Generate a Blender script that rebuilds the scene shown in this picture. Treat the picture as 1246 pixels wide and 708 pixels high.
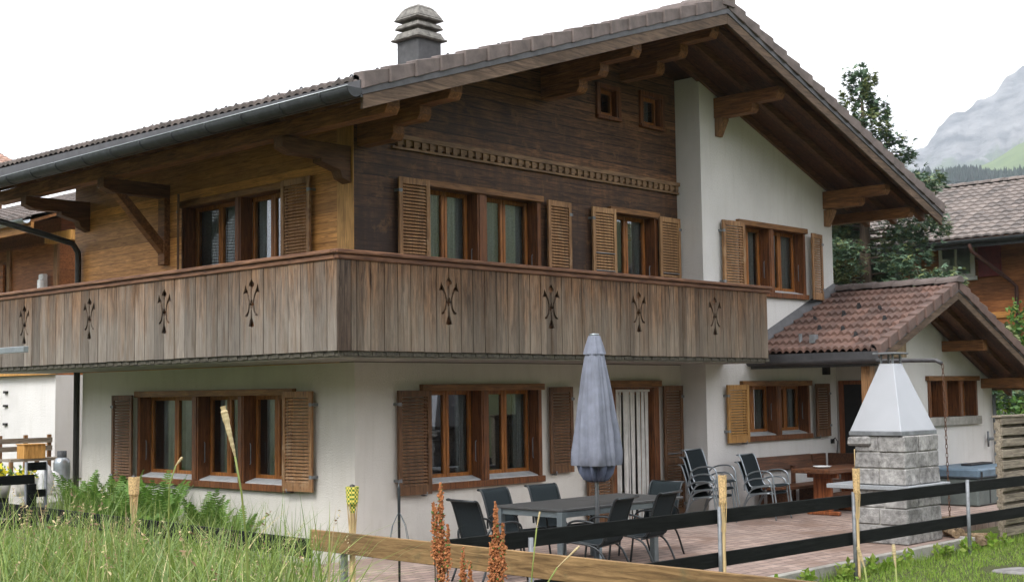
import bpy, math, random
from mathutils import Vector, Matrix, noise as mnoise
from mathutils.geometry import delaunay_2d_cdt
random.seed(7)
for o in list(bpy.data.objects): bpy.data.objects.remove(o)
SC = bpy.context.scene
COL = SC.collection
R = math.radians

# ------------------------------------------------------------------ camera
CAM = Vector((-10.8493, -13.0879, 1.9))
F_PX, YAW, PIT, ROL = 1620.958, R(43.5716), R(4.38829), R(-0.76679)
fw = Vector((math.cos(YAW)*math.cos(PIT), math.sin(YAW)*math.cos(PIT), math.sin(PIT)))
rt = Vector((math.sin(YAW), -math.cos(YAW), 0)); up = rt.cross(fw)
r2 = math.cos(ROL)*rt + math.sin(ROL)*up; u2 = -math.sin(ROL)*rt + math.cos(ROL)*up
cd = bpy.data.cameras.new('camera'); cam = bpy.data.objects.new('camera', cd); COL.objects.link(cam)
cd.sensor_width = 36; cd.lens = 36*F_PX/1246; cd.clip_end = 30000; cd.clip_start = .05
m = Matrix((r2, u2, -fw)).transposed().to_4x4(); m.translation = CAM; cam.matrix_world = m
SC.camera = cam

# ------------------------------------------------------------------ light
SUN_EL, SUN_AZ = R(50), R(192)          # azimuth: direction towards the sun, counter-clockwise from +X
W = bpy.data.worlds.new("World"); SC.world = W; W.use_nodes = True
nt = W.node_tree; nt.nodes.clear()
out = nt.nodes.new('ShaderNodeOutputWorld'); bg = nt.nodes.new('ShaderNodeBackground')
sky = nt.nodes.new('ShaderNodeTexSky'); sky.sky_type = 'NISHITA'; sky.sun_disc = False
sky.sun_elevation = SUN_EL; sky.sun_rotation = R(90)-SUN_AZ
mixw = nt.nodes.new('ShaderNodeMix'); mixw.data_type = 'RGBA'; mixw.inputs[0].default_value = .88
nt.links.new(sky.outputs[0], mixw.inputs[6]); mixw.inputs[7].default_value = (10.6, 10.25, 10.3, 1)   # closed white cloud
bg.inputs[1].default_value = .1
nt.links.new(mixw.outputs[2], bg.inputs[0]); nt.links.new(bg.outputs[0], out.inputs[0])
sl = bpy.data.lights.new('sun', 'SUN'); sl.energy = 1.5; sl.angle = R(22); sl.color = (1, .97, .93)
so = bpy.data.objects.new('sun', sl); COL.objects.link(so)
sd = Vector((math.cos(SUN_EL)*math.cos(SUN_AZ), math.cos(SUN_EL)*math.sin(SUN_AZ), math.sin(SUN_EL)))
so.rotation_euler = sd.to_track_quat('Z', 'Y').to_euler()
SC.view_settings.view_transform = 'Standard'; SC.view_settings.look = 'None'
SC.view_settings.gamma = 1; SC.view_settings.exposure = 1.5; SC.view_settings.use_curve_mapping = False
SC.render.engine = 'CYCLES'
SC.cycles.max_bounces = 7; SC.cycles.diffuse_bounces = 4; SC.cycles.transparent_max_bounces = 16

# ------------------------------------------------------------------ materials
class NT:
    def __init__(s, name, rough=.6, metal=0, spec=.5):
        s.m = bpy.data.materials.new(name); s.m.use_nodes = True; s.t = s.m.node_tree
        s.b = s.t.nodes['Principled BSDF']; s.b.inputs['Roughness'].default_value = rough
        s.b.inputs['Metallic'].default_value = metal; s.b.inputs['Specular IOR Level'].default_value = spec
        s.co = s.n('ShaderNodeTexCoord').outputs['Object']
    def n(s, t, **k):
        x = s.t.nodes.new(t)
        for a, v in k.items(): setattr(x, a, v)
        return x
    def l(s, a, b): s.t.links.new(a, b)
    def mapped(s, scale=(1, 1, 1), rot=(0, 0, 0)):
        mp = s.n('ShaderNodeMapping'); mp.inputs['Scale'].default_value = scale; mp.inputs['Rotation'].default_value = rot
        s.l(s.co, mp.inputs[0]); return mp.outputs[0]
    def noise(s, vec, scale=5, detail=5, rough=.6, dist=0):
        x = s.n('ShaderNodeTexNoise'); s.l(vec, x.inputs['Vector'])
        x.inputs['Scale'].default_value = scale; x.inputs['Detail'].default_value = detail
        x.inputs['Roughness'].default_value = rough; x.inputs['Distortion'].default_value = dist
        return x.outputs['Fac']
    def ramp(s, fac, stops):
        x = s.n('ShaderNodeValToRGB'); s.l(fac, x.inputs[0]); e = x.color_ramp.elements
        while len(e) < len(stops): e.new(.5)
        for i, (p, c) in enumerate(stops):
            e[i].position = p; e[i].color = (c[0], c[1], c[2], 1) if hasattr(c, '__len__') else (c, c, c, 1)
        return x.outputs[0]
    def mix(s, fac, a, b, mode='MIX'):
        x = s.n('ShaderNodeMix', data_type='RGBA', blend_type=mode)
        if hasattr(fac, 'links'): s.l(fac, x.inputs[0])
        else: x.inputs[0].default_value = fac
        for i, v in ((6, a), (7, b)):
            if hasattr(v, 'links'): s.l(v, x.inputs[i])
            else: x.inputs[i].default_value = (v[0], v[1], v[2], 1)
        return x.outputs[2]
    def math(s, op, a, b=None, c=None):
        x = s.n('ShaderNodeMath', operation=op)
        for i, v in enumerate((a, b, c)):
            if v is None: continue
            if hasattr(v, 'links'): s.l(v, x.inputs[i])
            else: x.inputs[i].default_value = v
        return x.outputs[0]
    def axes(s):
        x = s.n('ShaderNodeSeparateXYZ'); s.l(s.co, x.inputs[0]); return x.outputs
    def white(s, v):
        x = s.n('ShaderNodeTexWhiteNoise', noise_dimensions='1D'); s.l(v, x.inputs['W']); return x.outputs['Value']
    def color(s, c):
        if hasattr(c, 'links'): s.l(c, s.b.inputs['Base Color'])
        else: s.b.inputs['Base Color'].default_value = (c[0], c[1], c[2], 1)
    def bump(s, h, strength=.3, dist=.01):
        x = s.n('ShaderNodeBump'); x.inputs['Strength'].default_value = strength; x.inputs['Distance'].default_value = dist
        s.l(h, x.inputs['Height']); s.l(x.outputs[0], s.b.inputs['Normal'])

def plain(name, c, rough=.6, metal=0, var=.12, scale=8, spec=.5):
    k = NT(name, rough, metal, spec); n = k.noise(k.co, scale, 4)
    d = [x*(1-var*2) for x in c]; l_ = [min(1, x*(1+var)) for x in c]
    k.color(k.ramp(n, [(.3, d), (.7, l_)])); k.bump(k.noise(k.co, 120, 3), .08, .002); return k.m

def wood(name, dark, light, grain='x', plank=None, rough=.65, stain=None, gscale=1.0, groove=.03, worn=None, spec=.3):
    k = NT(name, rough, 0, spec); s = {'x': (1.2, 14, 14), 'y': (14, 1.2, 14), 'z': (14, 14, 1.2)}[grain]
    v = k.mapped([a*gscale for a in s])
    n1 = k.noise(v, 2.2, 8, .65, .8); n2 = k.noise(k.co, 1.3, 4)
    col = k.ramp(n1, [(.33, [x*.7 for x in dark]), (.5, [(a+b)/2 for a, b in zip(dark, light)]), (.66, [x*1.12 for x in light])])
    col = k.mix(k.math('MULTIPLY', k.ramp(n2, [(.35, 0), (.7, 1)]), .45), col, [x*.6 for x in dark])
    h = n1
    if plank:
        ax, wd, off = plank
        a = k.axes()
        p = k.math('ADD', a[0], a[1]) if ax == 'xy' else a['xyz'.index(ax)]
        q = k.math('ADD', k.math('DIVIDE', p, wd), off)
        w = k.white(k.math('FLOOR', q))
        val = k.ramp(w, [(0, .6), (.5, .95), (1, 1.3)])
        col = k.mix(1, col, val, 'MULTIPLY')
        if groove:
            fr = k.math('FRACT', q)
            g = k.math('LESS_THAN', fr, groove)
            col = k.mix(k.math('MULTIPLY', g, .8), col, [x*.15 for x in dark])
            h = k.math('SUBTRACT', k.math('MULTIPLY', n1, .25), g)
    if stain:                                 # weathering that follows height: (z_low, z_high, colour at the bottom)
        zl, zh, c2 = stain
        a = k.axes()
        big = k.noise(k.mapped((5, 5, .8)), 1.4, 5)
        f = k.math('ADD', k.math('DIVIDE', k.math('SUBTRACT', a[2], zl), zh-zl), k.math('MULTIPLY', k.math('SUBTRACT', big, .5), 1.6))
        f = k.ramp(f, [(.15, 0), (.9, 1)])
        st_ = k.ramp(k.noise(k.mapped((7, 7, 1.0)), 1.1, 6, .65), [(.5, 0), (.62, 1)])
        gr = k.mix(k.math('MULTIPLY', st_, .6), k.ramp(n1, [(.3, [x*.5 for x in c2]), (.7, c2)]), [c2[0]*.5, c2[1]*.42, c2[2]*.34])
        if plank: gr = k.mix(.8, gr, val, 'MULTIPLY')
        col = k.mix(f, gr, col)
    if worn:
        f = k.ramp(k.noise(k.mapped((1, 1, 1)), 3.5, 6, .7), [(.55, 0), (.66, 1)])
        col = k.mix(k.math('MULTIPLY', f, .7), col, worn)
    k.color(col); k.bump(h, .35, .004)
    return k.m

def plaster(name, c, dirt=.12):
    k = NT(name, .9, 0, .2)
    n = k.noise(k.co, .9, 5); n2 = k.noise(k.mapped((3, 3, .5)), 2, 5)
    col = k.ramp(n, [(.3, [x*(1-dirt) for x in c]), (.65, c)])
    col = k.mix(k.math('MULTIPLY', k.ramp(n2, [(.5, 0), (.8, 1)]), .3), col, (c[0]*.72, c[1]*.7, c[2]*.64))
    sp = k.ramp(k.noise(k.co, 28, 3), [(.62, 0), (.8, 1)])
    col = k.mix(k.math('MULTIPLY', sp, .2), col, [x*.7 for x in c])
    a = k.axes(); nb = k.noise(k.mapped((2.5, 2.5, .7)), 1.6, 6, .7)
    f = k.math('ADD', k.math('MULTIPLY', k.math('SUBTRACT', .25, a[2]), 1.3), k.math('MULTIPLY', k.math('SUBTRACT', nb, .5), 1.8))
    col = k.mix(k.math('MULTIPLY', k.ramp(f, [(.15, 0), (.75, 1)]), .38), col, (.34, .31, .25))
    nd = k.noise(k.mapped((9, 9, .35)), 1.2, 5, .6); col = k.mix(k.math('MULTIPLY', k.ramp(nd, [(.58, 0), (.75, 1)]), .16), col, (.4, .38, .33))
    k.color(col); k.bump(k.noise(k.co, 42, 7, .75), 1.0, .016); return k.m

def tiles(name, base, lo, course, tw, axis_len='x', axis_w='y'):
    k = NT(name, .75, 0, .35); a = k.axes()
    i = k.math('FLOOR', k.math('DIVIDE', a['xyz'.index(axis_len)], course))
    j = k.math('FLOOR', k.math('DIVIDE', a['xyz'.index(axis_w)], tw))
    w = k.white(k.math('ADD', k.math('MULTIPLY', i, 17.31), k.math('MULTIPLY', j, 3.77)))
    col = k.ramp(w, [(0, lo), (.6, base), (1, [x*1.25 for x in base])])
    n = k.noise(k.co, 9, 6, .7)
    col = k.mix(k.math('MULTIPLY', k.ramp(n, [(.52, 0), (.7, 1)]), .32), col, (.17, .155, .135))
    n2 = k.noise(k.co, 35, 4)
    col = k.mix(k.math('MULTIPLY', k.ramp(n2, [(.66, 0), (.74, 1)]), .55), col, (.09, .085, .06))
    k.color(col); k.bump(n, .25, .005); return k.m

def glass_mat(name):
    k = NT(name); t = k.t; o = t.nodes['Material Output']; t.nodes.remove(k.b)
    fr = t.nodes.new('ShaderNodeFresnel'); fr.inputs[0].default_value = 2.3
    g = t.nodes.new('ShaderNodeBsdfGlossy'); g.inputs['Roughness'].default_value = .01; g.inputs['Color'].default_value = (.95, .97, 1, 1)
    tr = t.nodes.new('ShaderNodeBsdfTransparent'); tr.inputs[0].default_value = (.86, .9, .9, 1)
    mx = t.nodes.new('ShaderNodeMixShader')
    t.links.new(fr.outputs[0], mx.inputs[0]); t.links.new(tr.outputs[0], mx.inputs[1]); t.links.new(g.outputs[0], mx.inputs[2])
    t.links.new(mx.outputs[0], o.inputs[0]); return k.m

def leaf(name, c, c2, rough=.55, trans=.25):
    k = NT(name, rough, 0, .3); n = k.noise(k.co, 2.5, 4)
    w = k.noise(k.co, 19, 2)
    col = k.mix(k.ramp(w, [(.35, 0), (.65, 1)]), c, c2)
    col = k.mix(k.math('MULTIPLY', k.ramp(n, [(.4, 0), (.7, 1)]), .4), col, [x*.6 for x in c])
    k.color(col)
    tb = k.t.nodes.new('ShaderNodeBsdfTranslucent'); k.l(col, tb.inputs[0])
    mx = k.t.nodes.new('ShaderNodeMixShader'); mx.inputs[0].default_value = trans
    k.l(k.b.outputs[0], mx.inputs[1]); k.l(tb.outputs[0], mx.inputs[2]); k.l(mx.outputs[0], k.t.nodes['Material Output'].inputs[0])
    return k.m

def stone_mat(name, c1, c2, mortar, bw, bh, axis_u='xy'):
    k = NT(name, .9, 0, .2); a = k.axes()
    cmb = k.n('ShaderNodeCombineXYZ'); k.l(k.math('ADD', a[0], a[1]), cmb.inputs[0]); k.l(a[2], cmb.inputs[1])
    br = k.n('ShaderNodeTexBrick'); k.l(cmb.outputs[0], br.inputs[0])
    br.inputs['Scale'].default_value = 1; br.inputs['Brick Width'].default_value = bw; br.inputs['Row Height'].default_value = bh
    br.inputs['Mortar Size'].default_value = .012; br.inputs['Mortar Smooth'].default_value = .4
    br.inputs['Color1'].default_value = (*c1, 1); br.inputs['Color2'].default_value = (*c2, 1); br.inputs['Mortar'].default_value = (*mortar, 1)
    n = k.noise(k.co, 18, 8, .75)
    col = k.mix(1, br.outputs[0], k.ramp(n, [(.3, .55), (.7, 1.3)]), 'MULTIPLY')
    k.color(col); k.bump(k.math('SUBTRACT', k.math('MULTIPLY', n, .6), br.outputs[1]), .8, .02); return k.m

M = {}
M['plaster'] = plaster('plaster_white', (.70, .69, .675))
M['plaster_lower'] = plaster('plaster_lower', (.665, .64, .59))
M['dark_timber'] = wood('weathered_timber_wall', (.03, .0135, .007), (.235, .11, .046), 'x', ('z', .145, .3), .6, (3.2, 6.3, (.058, .031, .02)), worn=(.17, .085, .035), groove=.11)
M['honey_timber'] = wood('honey_timber_wall', (.40, .165, .038), (.66, .33, .098), 'y', ('z', .13, .1), .55, groove=.04)
M['honey_post'] = wood('honey_timber_post', (.40, .2, .048), (.6, .33, .1), 'z', None, .5)
M['balc_front'] = wood('balcony_boards_front', (.045, .024, .012), (.22, .125, .066), 'z', ('xy', .2075, .2072), .8, (2.45, 3.55, (.2, .162, .122)), groove=0)
M['balc_side'] = wood('balcony_boards_side', (.055, .03, .016), (.24, .14, .076), 'z', ('xy', .243, .2593), .8, (2.5, 3.7, (.23, .2, .168)), groove=0)
M['balc_dark'] = wood('balcony_corner_board', (.03, .019, .012), (.10, .07, .05), 'z', None, .8)
M['handrail_x'] = wood('handrail_wood_x', (.075, .03, .016), (.20, .10, .055), 'x')
M['handrail_y'] = wood('handrail_wood_y', (.085, .035, .018), (.24, .125, .07), 'y')
M['beam_x'] = wood('beam_wood_x', (.07, .03, .013), (.19, .09, .038), 'x')
M['beam_y'] = wood('beam_wood_y', (.11, .043, .014), (.33, .15, .05), 'y')
M['barge'] = wood('barge_board_wood', (.06, .038, .025), (.16, .108, .072), 'x', None, .75)
M['soffit'] = wood('soffit_boards', (.05, .02, .008), (.14, .06, .023), 'x', ('y', .14, 0), .6, groove=.05)
M['beam_z'] = wood('beam_wood_z', (.14, .07, .03), (.34, .185, .085), 'z')
M['frame'] = wood('window_frame_wood', (.2, .066, .013), (.42, .165, .04), 'z', None, .42)
M['frame_dark'] = wood('window_casing_wood', (.075, .026, .009), (.23, .085, .027), 'z', None, .5)
M['lintel'] = wood('window_lintel_wood', (.12, .05, .018), (.30, .145, .05), 'x', None, .55)
M['lintel_y'] = wood('window_lintel_wood_y', (.16, .07, .022), (.36, .18, .06), 'y', None, .55)
M['shut_dark'] = wood('shutter_dark', (.06, .03, .014), (.2, .1, .046), 'z', None, .65)
M['shut_mid'] = wood('shutter_brown', (.17, .082, .034), (.42, .235, .11), 'z', None, .6, worn=(.36, .24, .14))
M['shut_light'] = wood('shutter_light', (.24, .125, .055), (.44, .26, .125), 'z', None, .6)
M['shut_honey'] = wood('shutter_honey', (.3, .15, .045), (.48, .27, .09), 'z', None, .55)
M['frieze'] = wood('frieze_wood', (.12, .07, .036), (.30, .18, .095), 'x', None, .6)
M['drip'] = plain('painted_sill_metal', (.46, .48, .49), .55, 0, .1)
M['glass'] = glass_mat('window_glass')
M['curtain'] = plain('net_curtain', (.5, .53, .55), .9, 0, .14, 45)
M['curtain_d'] = plain('grey_curtain', (.42, .43, .44), .9, 0, .15, 3)
M['room'] = plain('painted_room_shade', (.02, .02, .02), .95)  # near-black colour standing in for the shade inside the house
M['tile_main'] = tiles('roof_tiles_brown', (.105, .084, .076), (.06, .05, .045), .38, .3)
M['tile_annex'] = tiles('roof_tiles_annex', (.12, .068, .053), (.075, .045, .037), .333, .26)
M['tile_far'] = tiles('roof_tiles_far', (.14, .118, .107), (.085, .074, .069), .34, .26)
M['tile_red'] = tiles('roof_tiles_red', (.30, .185, .14), (.2, .12, .095), .34, .3, 'y', 'x')
M['verge'] = plain('verge_tile', (.135, .108, .10), .8, 0, .2, 5)
M['flashing'] = plain('dark_flashing', (.075, .075, .08), .5, .3, .15)
M['gutter'] = plain('gutter_metal', (.045, .05, .055), .6, 0, .2, spec=.3)
M['gutter_rim'] = plain('gutter_rim_metal', (.28, .31, .33), .35, .7, .1)
M['downpipe'] = plain('downpipe_metal', (.035, .033, .03), .45, .5, .2)
M['wire'] = plain('snow_guard_metal', (.03, .03, .032), .6, .5)
M['chim'] = plain('chimney_sheet', (.075, .075, .078), .6, .3, .15)
M['chim_cap'] = plain('chimney_concrete', (.18, .172, .155), .9, 0, .3, 12)
M['concrete'] = plain('concrete', (.33, .32, .29), .9, 0, .2, 5)
M['moss'] = plain('mossy_edge', (.075, .068, .05), .95, 0, .35, 30)
M['stepstone'] = plain('stepping_stone', (.17, .165, .16), .9, 0, .25, 9)
M['steel'] = plain('galvanised_steel', (.2, .215, .23), .55, .3, .2)
M['hood'] = plain('hood_sheet_metal', (.42, .44, .47), .42, .5, .03, 2)
M['granite'] = plain('granite_slab', (.27, .29, .31), .55, 0, .12, 40)
M['stone'] = stone_mat('barbecue_granite', (.47, .46, .445), (.36, .355, .35), (.17, .165, .155), .46, .27)
M['black'] = wood('black_painted_board', (.004, .005, .005), (.012, .0135, .013), 'x', None, .7, spec=.08)
M['brownboard'] = wood('brown_board', (.12, .068, .025), (.30, .19, .085), 'y', None, .7, worn=(.10, .085, .04))
M['slate'] = plain('table_top', (.05, .052, .053), .45, 0, .1, 25)
M['alu'] = plain('table_frame_metal', (.15, .18, .195), .4, .5, .08)
M['sling'] = plain('chair_textile', (.014, .020, .023), .8, 0, .12, 60, spec=.12)
M['chair_frame'] = plain('chair_tube_metal', (.30, .34, .37), .35, .75, .06)
M['chair_frame_d'] = plain('chair_tube_dark', (.03, .035, .038), .4, .6, .06)
M['umb'] = plain('parasol_cloth', (.165, .182, .23), .85, 0, .14, 5)
M['umb_d'] = plain('parasol_lining', (.09, .11, .17), .85, 0, .12, 5)
M['bamboo'] = wood('bamboo', (.38, .27, .13), (.66, .5, .27), 'z', None, .55)
M['wicker'] = plain('woven_bamboo', (.58, .4, .19), .7, 0, .3, 60)
M['bench'] = wood('bench_wood', (.06, .026, .014), (.17, .072, .034), 'x', None, .5)
M['table_red'] = wood('red_brown_wood', (.16, .048, .018), (.34, .115, .042), 'z', None, .45)
M['pot_green'] = leaf('foliage_pot', (.06, .14, .03), (.12, .22, .05))
M['white'] = plain('white_plastic', (.7, .72, .73), .5)
M['tubside'] = plain('tub_side_panel', (.10, .12, .115), .6, 0, .12)
M['tubcover'] = plain('tub_cover_vinyl', (.10, .15, .20), .5, 0, .18, 5)
M['pallet'] = wood('weathered_pallet_wood', (.14, .115, .085), (.34, .295, .23), 'x', None, .85)
M['log'] = wood('split_log', (.11, .075, .045), (.36, .26, .155), 'x', None, .9)
M['rust'] = plain('rusty_chain', (.14, .07, .04), .7, .4, .3, 40)
M['redwood'] = wood('reddish_timber', (.22, .075, .022), (.42, .165, .055), 'y', ('z', .16, 0), .55, groove=.03)
M['redwood_x'] = wood('reddish_timber_x', (.15, .052, .02), (.3, .12, .045), 'x', ('z', .16, 0), .55, groove=.03)
M['redshut'] = plain('red_shutter_paint', (.16, .018, .016), .55)
M['yellow'] = plain('yellow_petals', (.72, .62, .03), .6)
M['orange'] = plain('orange_petals', (.7, .16, .02), .6)
M['bark'] = wood('bark', (.05, .034, .024), (.13, .095, .07), 'z', None, .9)
M['straw'] = leaf('dry_straw', (.48, .38, .2), (.62, .52, .31))
M['grassA'] = leaf('grass_green', (.11, .185, .03), (.22, .30, .065), .5, .35)
M['grassB'] = leaf('grass_yellowgreen', (.2, .27, .065), (.33, .37, .12), .5, .35)
M['grassC'] = leaf('grass_bluegreen', (.13, .205, .06), (.22, .30, .10), .5, .35)
M['fern'] = leaf('fern_green', (.085, .19, .03), (.17, .3, .06), .5, .35)
M['seed'] = leaf('seed_heads', (.16, .1, .055), (.3, .21, .12))
M['dock'] = leaf('dock_seed', (.30, .105, .038), (.45, .185, .07), .7, .15)
M['needle'] = leaf('conifer_needles', (.06, .115, .07), (.14, .215, .13), .6, .15)
M['needle_y'] = leaf('conifer_needles_olive', (.13, .17, .06), (.25, .28, .12), .6, .15)
M['bush'] = leaf('bush_leaves', (.05, .13, .03), (.12, .24, .05), .5, .3)

# ground, patio, hills
def ground_mat():
    k = NT('grass_ground', .95, 0, .1)
    n = k.noise(k.co, .35, 8, .65); n2 = k.noise(k.co, 9, 6, .75)
    col = k.ramp(n, [(.3, (.055, .066, .028)), (.7, (.09, .1, .042))])
    col = k.mix(1, col, k.ramp(n2, [(.25, .5), (.75, 1.35)]), 'MULTIPLY')
    col = k.mix(k.math('MULTIPLY', k.ramp(k.noise(k.co, 2.2, 5), [(.6, 0), (.75, 1)]), .5), col, (.15, .12, .06))
    k.color(col); k.bump(n2, .9, .06); return k.m
def paver_mat():
    k = NT('concrete_pavers', .85, 0, .25)
    br = k.n('ShaderNodeTexBrick'); k.l(k.co, br.inputs[0]); br.inputs['Scale'].default_value = 1
    br.inputs['Brick Width'].default_value = .24; br.inputs['Row Height'].default_value = .16; br.inputs['Mortar Size'].default_value = .009
    br.inputs['Color1'].default_value = (.32, .24, .205, 1); br.inputs['Color2'].default_value = (.21, .155, .135, 1); br.inputs['Mortar'].default_value = (.075, .065, .055, 1)
    n = k.noise(k.co, .8, 6, .6); n2 = k.noise(k.co, 14, 6, .7)
    col = k.mix(1, br.outputs[0], k.ramp(n2, [(.25, .75), (.75, 1.2)]), 'MULTIPLY')
    wet = k.ramp(n, [(.53, 0), (.6, 1)])
    col = k.mix(k.math('MULTIPLY', wet, .65), col, (.16, .105, .08))
    col = k.mix(k.math('MULTIPLY', k.ramp(k.noise(k.co, .5, 4), [(.5, 0), (.7, 1)]), .4), col, (.4, .33, .29))
    k.color(col); k.bump(k.math('SUBTRACT', k.math('MULTIPLY', n2, .3), br.outputs[1]), .4, .006); return k.m
M['ground'] = ground_mat(); M['paver'] = paver_mat()

# ------------------------------------------------------------------ mesh builder
WM = {}                                    # world-space roots: matrix for parts modelled in world space
class MB:
    def __init__(s): s.v = []; s.f = []; s.mi = []
    def add(s, vs, fs, mi=0):
        b = len(s.v); s.v += [tuple(v) for v in vs]; s.f += [tuple(i+b for i in f) for f in fs]; s.mi += [mi]*len(fs)
    def hexa(s, p, mi=0):                  # 8 points: bottom 4 then top 4
        s.add(p, [(0, 3, 2, 1), (4, 5, 6, 7), (0, 1, 5, 4), (1, 2, 6, 5), (2, 3, 7, 6), (3, 0, 4, 7)], mi)
    def box(s, a, b, mi=0):
        (x0, y0, z0), (x1, y1, z1) = a, b
        s.hexa([(x0, y0, z0), (x1, y0, z0), (x1, y1, z0), (x0, y1, z0), (x0, y0, z1), (x1, y0, z1), (x1, y1, z1), (x0, y1, z1)], mi)
    def mbox(s, mp, u0, u1, n0, n1, z0, z1, mi=0):
        s.hexa([mp(*q) for q in ((u0, n0, z0), (u1, n0, z0), (u1, n1, z0), (u0, n1, z0), (u0, n0, z1), (u1, n0, z1), (u1, n1, z1), (u0, n1, z1))], mi)
    def prism(s, poly, fn, a, b, mi=0):    # poly of 2-D points, fn(p, t) -> xyz
        n = len(poly); s.add([fn(p, a) for p in poly]+[fn(p, b) for p in poly],
            [tuple(range(n))[::-1], tuple(range(n, 2*n))]+[(i, (i+1) % n, n+(i+1) % n, n+i) for i in range(n)], mi)
    def tube(s, pts, r, seg=8, mi=0, cap=True, closed=False):
        pts = [Vector(p) for p in pts]; n = len(pts); rs = r if hasattr(r, '__len__') else [r]*n
        rings = []; prev = None
        for i, p in enumerate(pts):
            if closed: d = pts[(i+1) % n]-pts[i-1]
            else: d = pts[min(i+1, n-1)]-pts[max(i-1, 0)]
            d.normalize()
            if prev is None: a = d.orthogonal().normalized()
            else:
                a = prev-d*prev.dot(d)
                a = a.normalized() if a.length > 1e-6 else d.orthogonal().normalized()
            prev = a; b = d.cross(a)
            rings.append([p+(a*math.cos(t)+b*math.sin(t))*rs[i] for t in (2*math.pi*k/seg for k in range(seg))])
        vs = [v for q in rings for v in q]; fs = []
        for i in range(n if closed else n-1):
            j = (i+1) % n
            for k in range(seg): fs.append((i*seg+k, i*seg+(k+1) % seg, j*seg+(k+1) % seg, j*seg+k))
        if cap and not closed: fs += [tuple(range(seg))[::-1], tuple(range((n-1)*seg, n*seg))]
        s.add(vs, fs, mi)
    def lathe(s, prof, c=(0, 0, 0), seg=16, mi=0, fn=None):   # prof: (r, z)
        vs = []; n = len(prof)
        for i, (r, z) in enumerate(prof):
            for k in range(seg):
                t = 2*math.pi*k/seg; q = r if fn is None else fn(r, z, t, i)
                vs.append((c[0]+q*math.cos(t), c[1]+q*math.sin(t), c[2]+z))
        fs = [(i*seg+k, i*seg+(k+1) % seg, (i+1)*seg+(k+1) % seg, (i+1)*seg+k) for i in range(n-1) for k in range(seg)]
        s.add(vs, fs, mi)
    def grid(s, rows, mi=0):
        n = len(rows[0]); s.add([p for r in rows for p in r], [(i*n+j, i*n+j+1, (i+1)*n+j+1, (i+1)*n+j) for i in range(len(rows)-1) for j in range(n-1)], mi)
    def build(s, name, mats, parent=None, smooth=False, bevel=0, solid=0):
        me = bpy.data.meshes.new(name); me.from_pydata(s.v, [], s.f); me.update()
        for x in (mats if isinstance(mats, (list, tuple)) else [mats]): me.materials.append(x)
        if any(s.mi): me.polygons.foreach_set('material_index', s.mi)
        if smooth: me.polygons.foreach_set('use_smooth', [True]*len(s.f))
        o = bpy.data.objects.new(name, me); COL.objects.link(o)
        if parent is not None:
            o.parent = parent
            w = WM.get(parent.name)
            if w is not None: o.matrix_parent_inverse = w.inverted()
            WM[o.name] = Matrix.Identity(4) if w is not None else None
        if bevel:
            b = o.modifiers.new('bevel', 'BEVEL'); b.width = bevel; b.segments = 1; b.limit_method = 'ANGLE'
        if solid:
            b = o.modifiers.new('solid', 'SOLIDIFY'); b.thickness = solid; b.offset = 0
        return o

def tag(o, label=None, cat=None, group=None, kind=None):
    for k, v in (('label', label), ('category', cat), ('group', group), ('kind', kind)):
        if v: o[k] = v
    return o
def thing(name, label, cat, loc=(0, 0, 0), rz=0, group=None, local=False):
    o = bpy.data.objects.new(name, None); COL.objects.link(o); o.empty_display_size = .2
    o.location = loc; o.rotation_euler = (0, 0, rz)
    WM[o.name] = None if local else Matrix.Translation(loc) @ Matrix.Rotation(rz, 4, 'Z')
    return tag(o, label, cat, group)
def copy_tree(o, parent=None):
    c = o.copy(); COL.objects.link(c); c.parent = parent
    for ch in [x for x in bpy.data.objects if x.parent == o]: copy_tree(ch, c)
    return c
def dup(o, loc, rz, label, group=None):
    c = copy_tree(o); c.location = loc; c.rotation_euler = (0, 0, rz); c['label'] = label
    if group: c['group'] = group
    return c
def front(y0): return lambda u, n, z: (u, y0-n, z)
def leftw(x0): return lambda u, n, z: (x0-n, u, z)

def clip(poly, a, b):                      # keep z <= a + b*u
    o = []
    for i in range(len(poly)):
        p, q = poly[i], poly[(i+1) % len(poly)]
        fp, fq = a+b*p[0]-p[1], a+b*q[0]-q[1]
        if fp >= 0: o.append(p)
        if (fp > 0 and fq < 0) or (fp < 0 and fq > 0):
            t = fp/(fp-fq); o.append((p[0]+t*(q[0]-p[0]), p[1]+t*(q[1]-p[1])))
    return o
def wall(mb, mp, u0, u1, z0, z1, holes, n0, n1, roof=()):
    us = sorted({u0, u1, *[h[0] for h in holes], *[h[1] for h in holes]}); zs = sorted({z0, z1, *[h[2] for h in holes], *[h[3] for h in holes]})
    us = [u for u in us if u0 <= u <= u1]; zs = [z for z in zs if z0 <= z <= z1]
    for i in range(len(us)-1):
        for j in range(len(zs)-1):
            uc, zc = (us[i]+us[i+1])/2, (zs[j]+zs[j+1])/2
            if any(h[0] < uc < h[1] and h[2] < zc < h[3] for h in holes): continue
            p = [(us[i], zs[j]), (us[i+1], zs[j]), (us[i+1], zs[j+1]), (us[i], zs[j+1])]
            for a, b in roof: p = clip(p, a, b) if len(p) > 2 else []
            if len(p) > 2: mb.prism(p, lambda q, t: mp(q[0], t, q[1]), n0, n1)
ZP = -.15                                   # patio level

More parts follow.
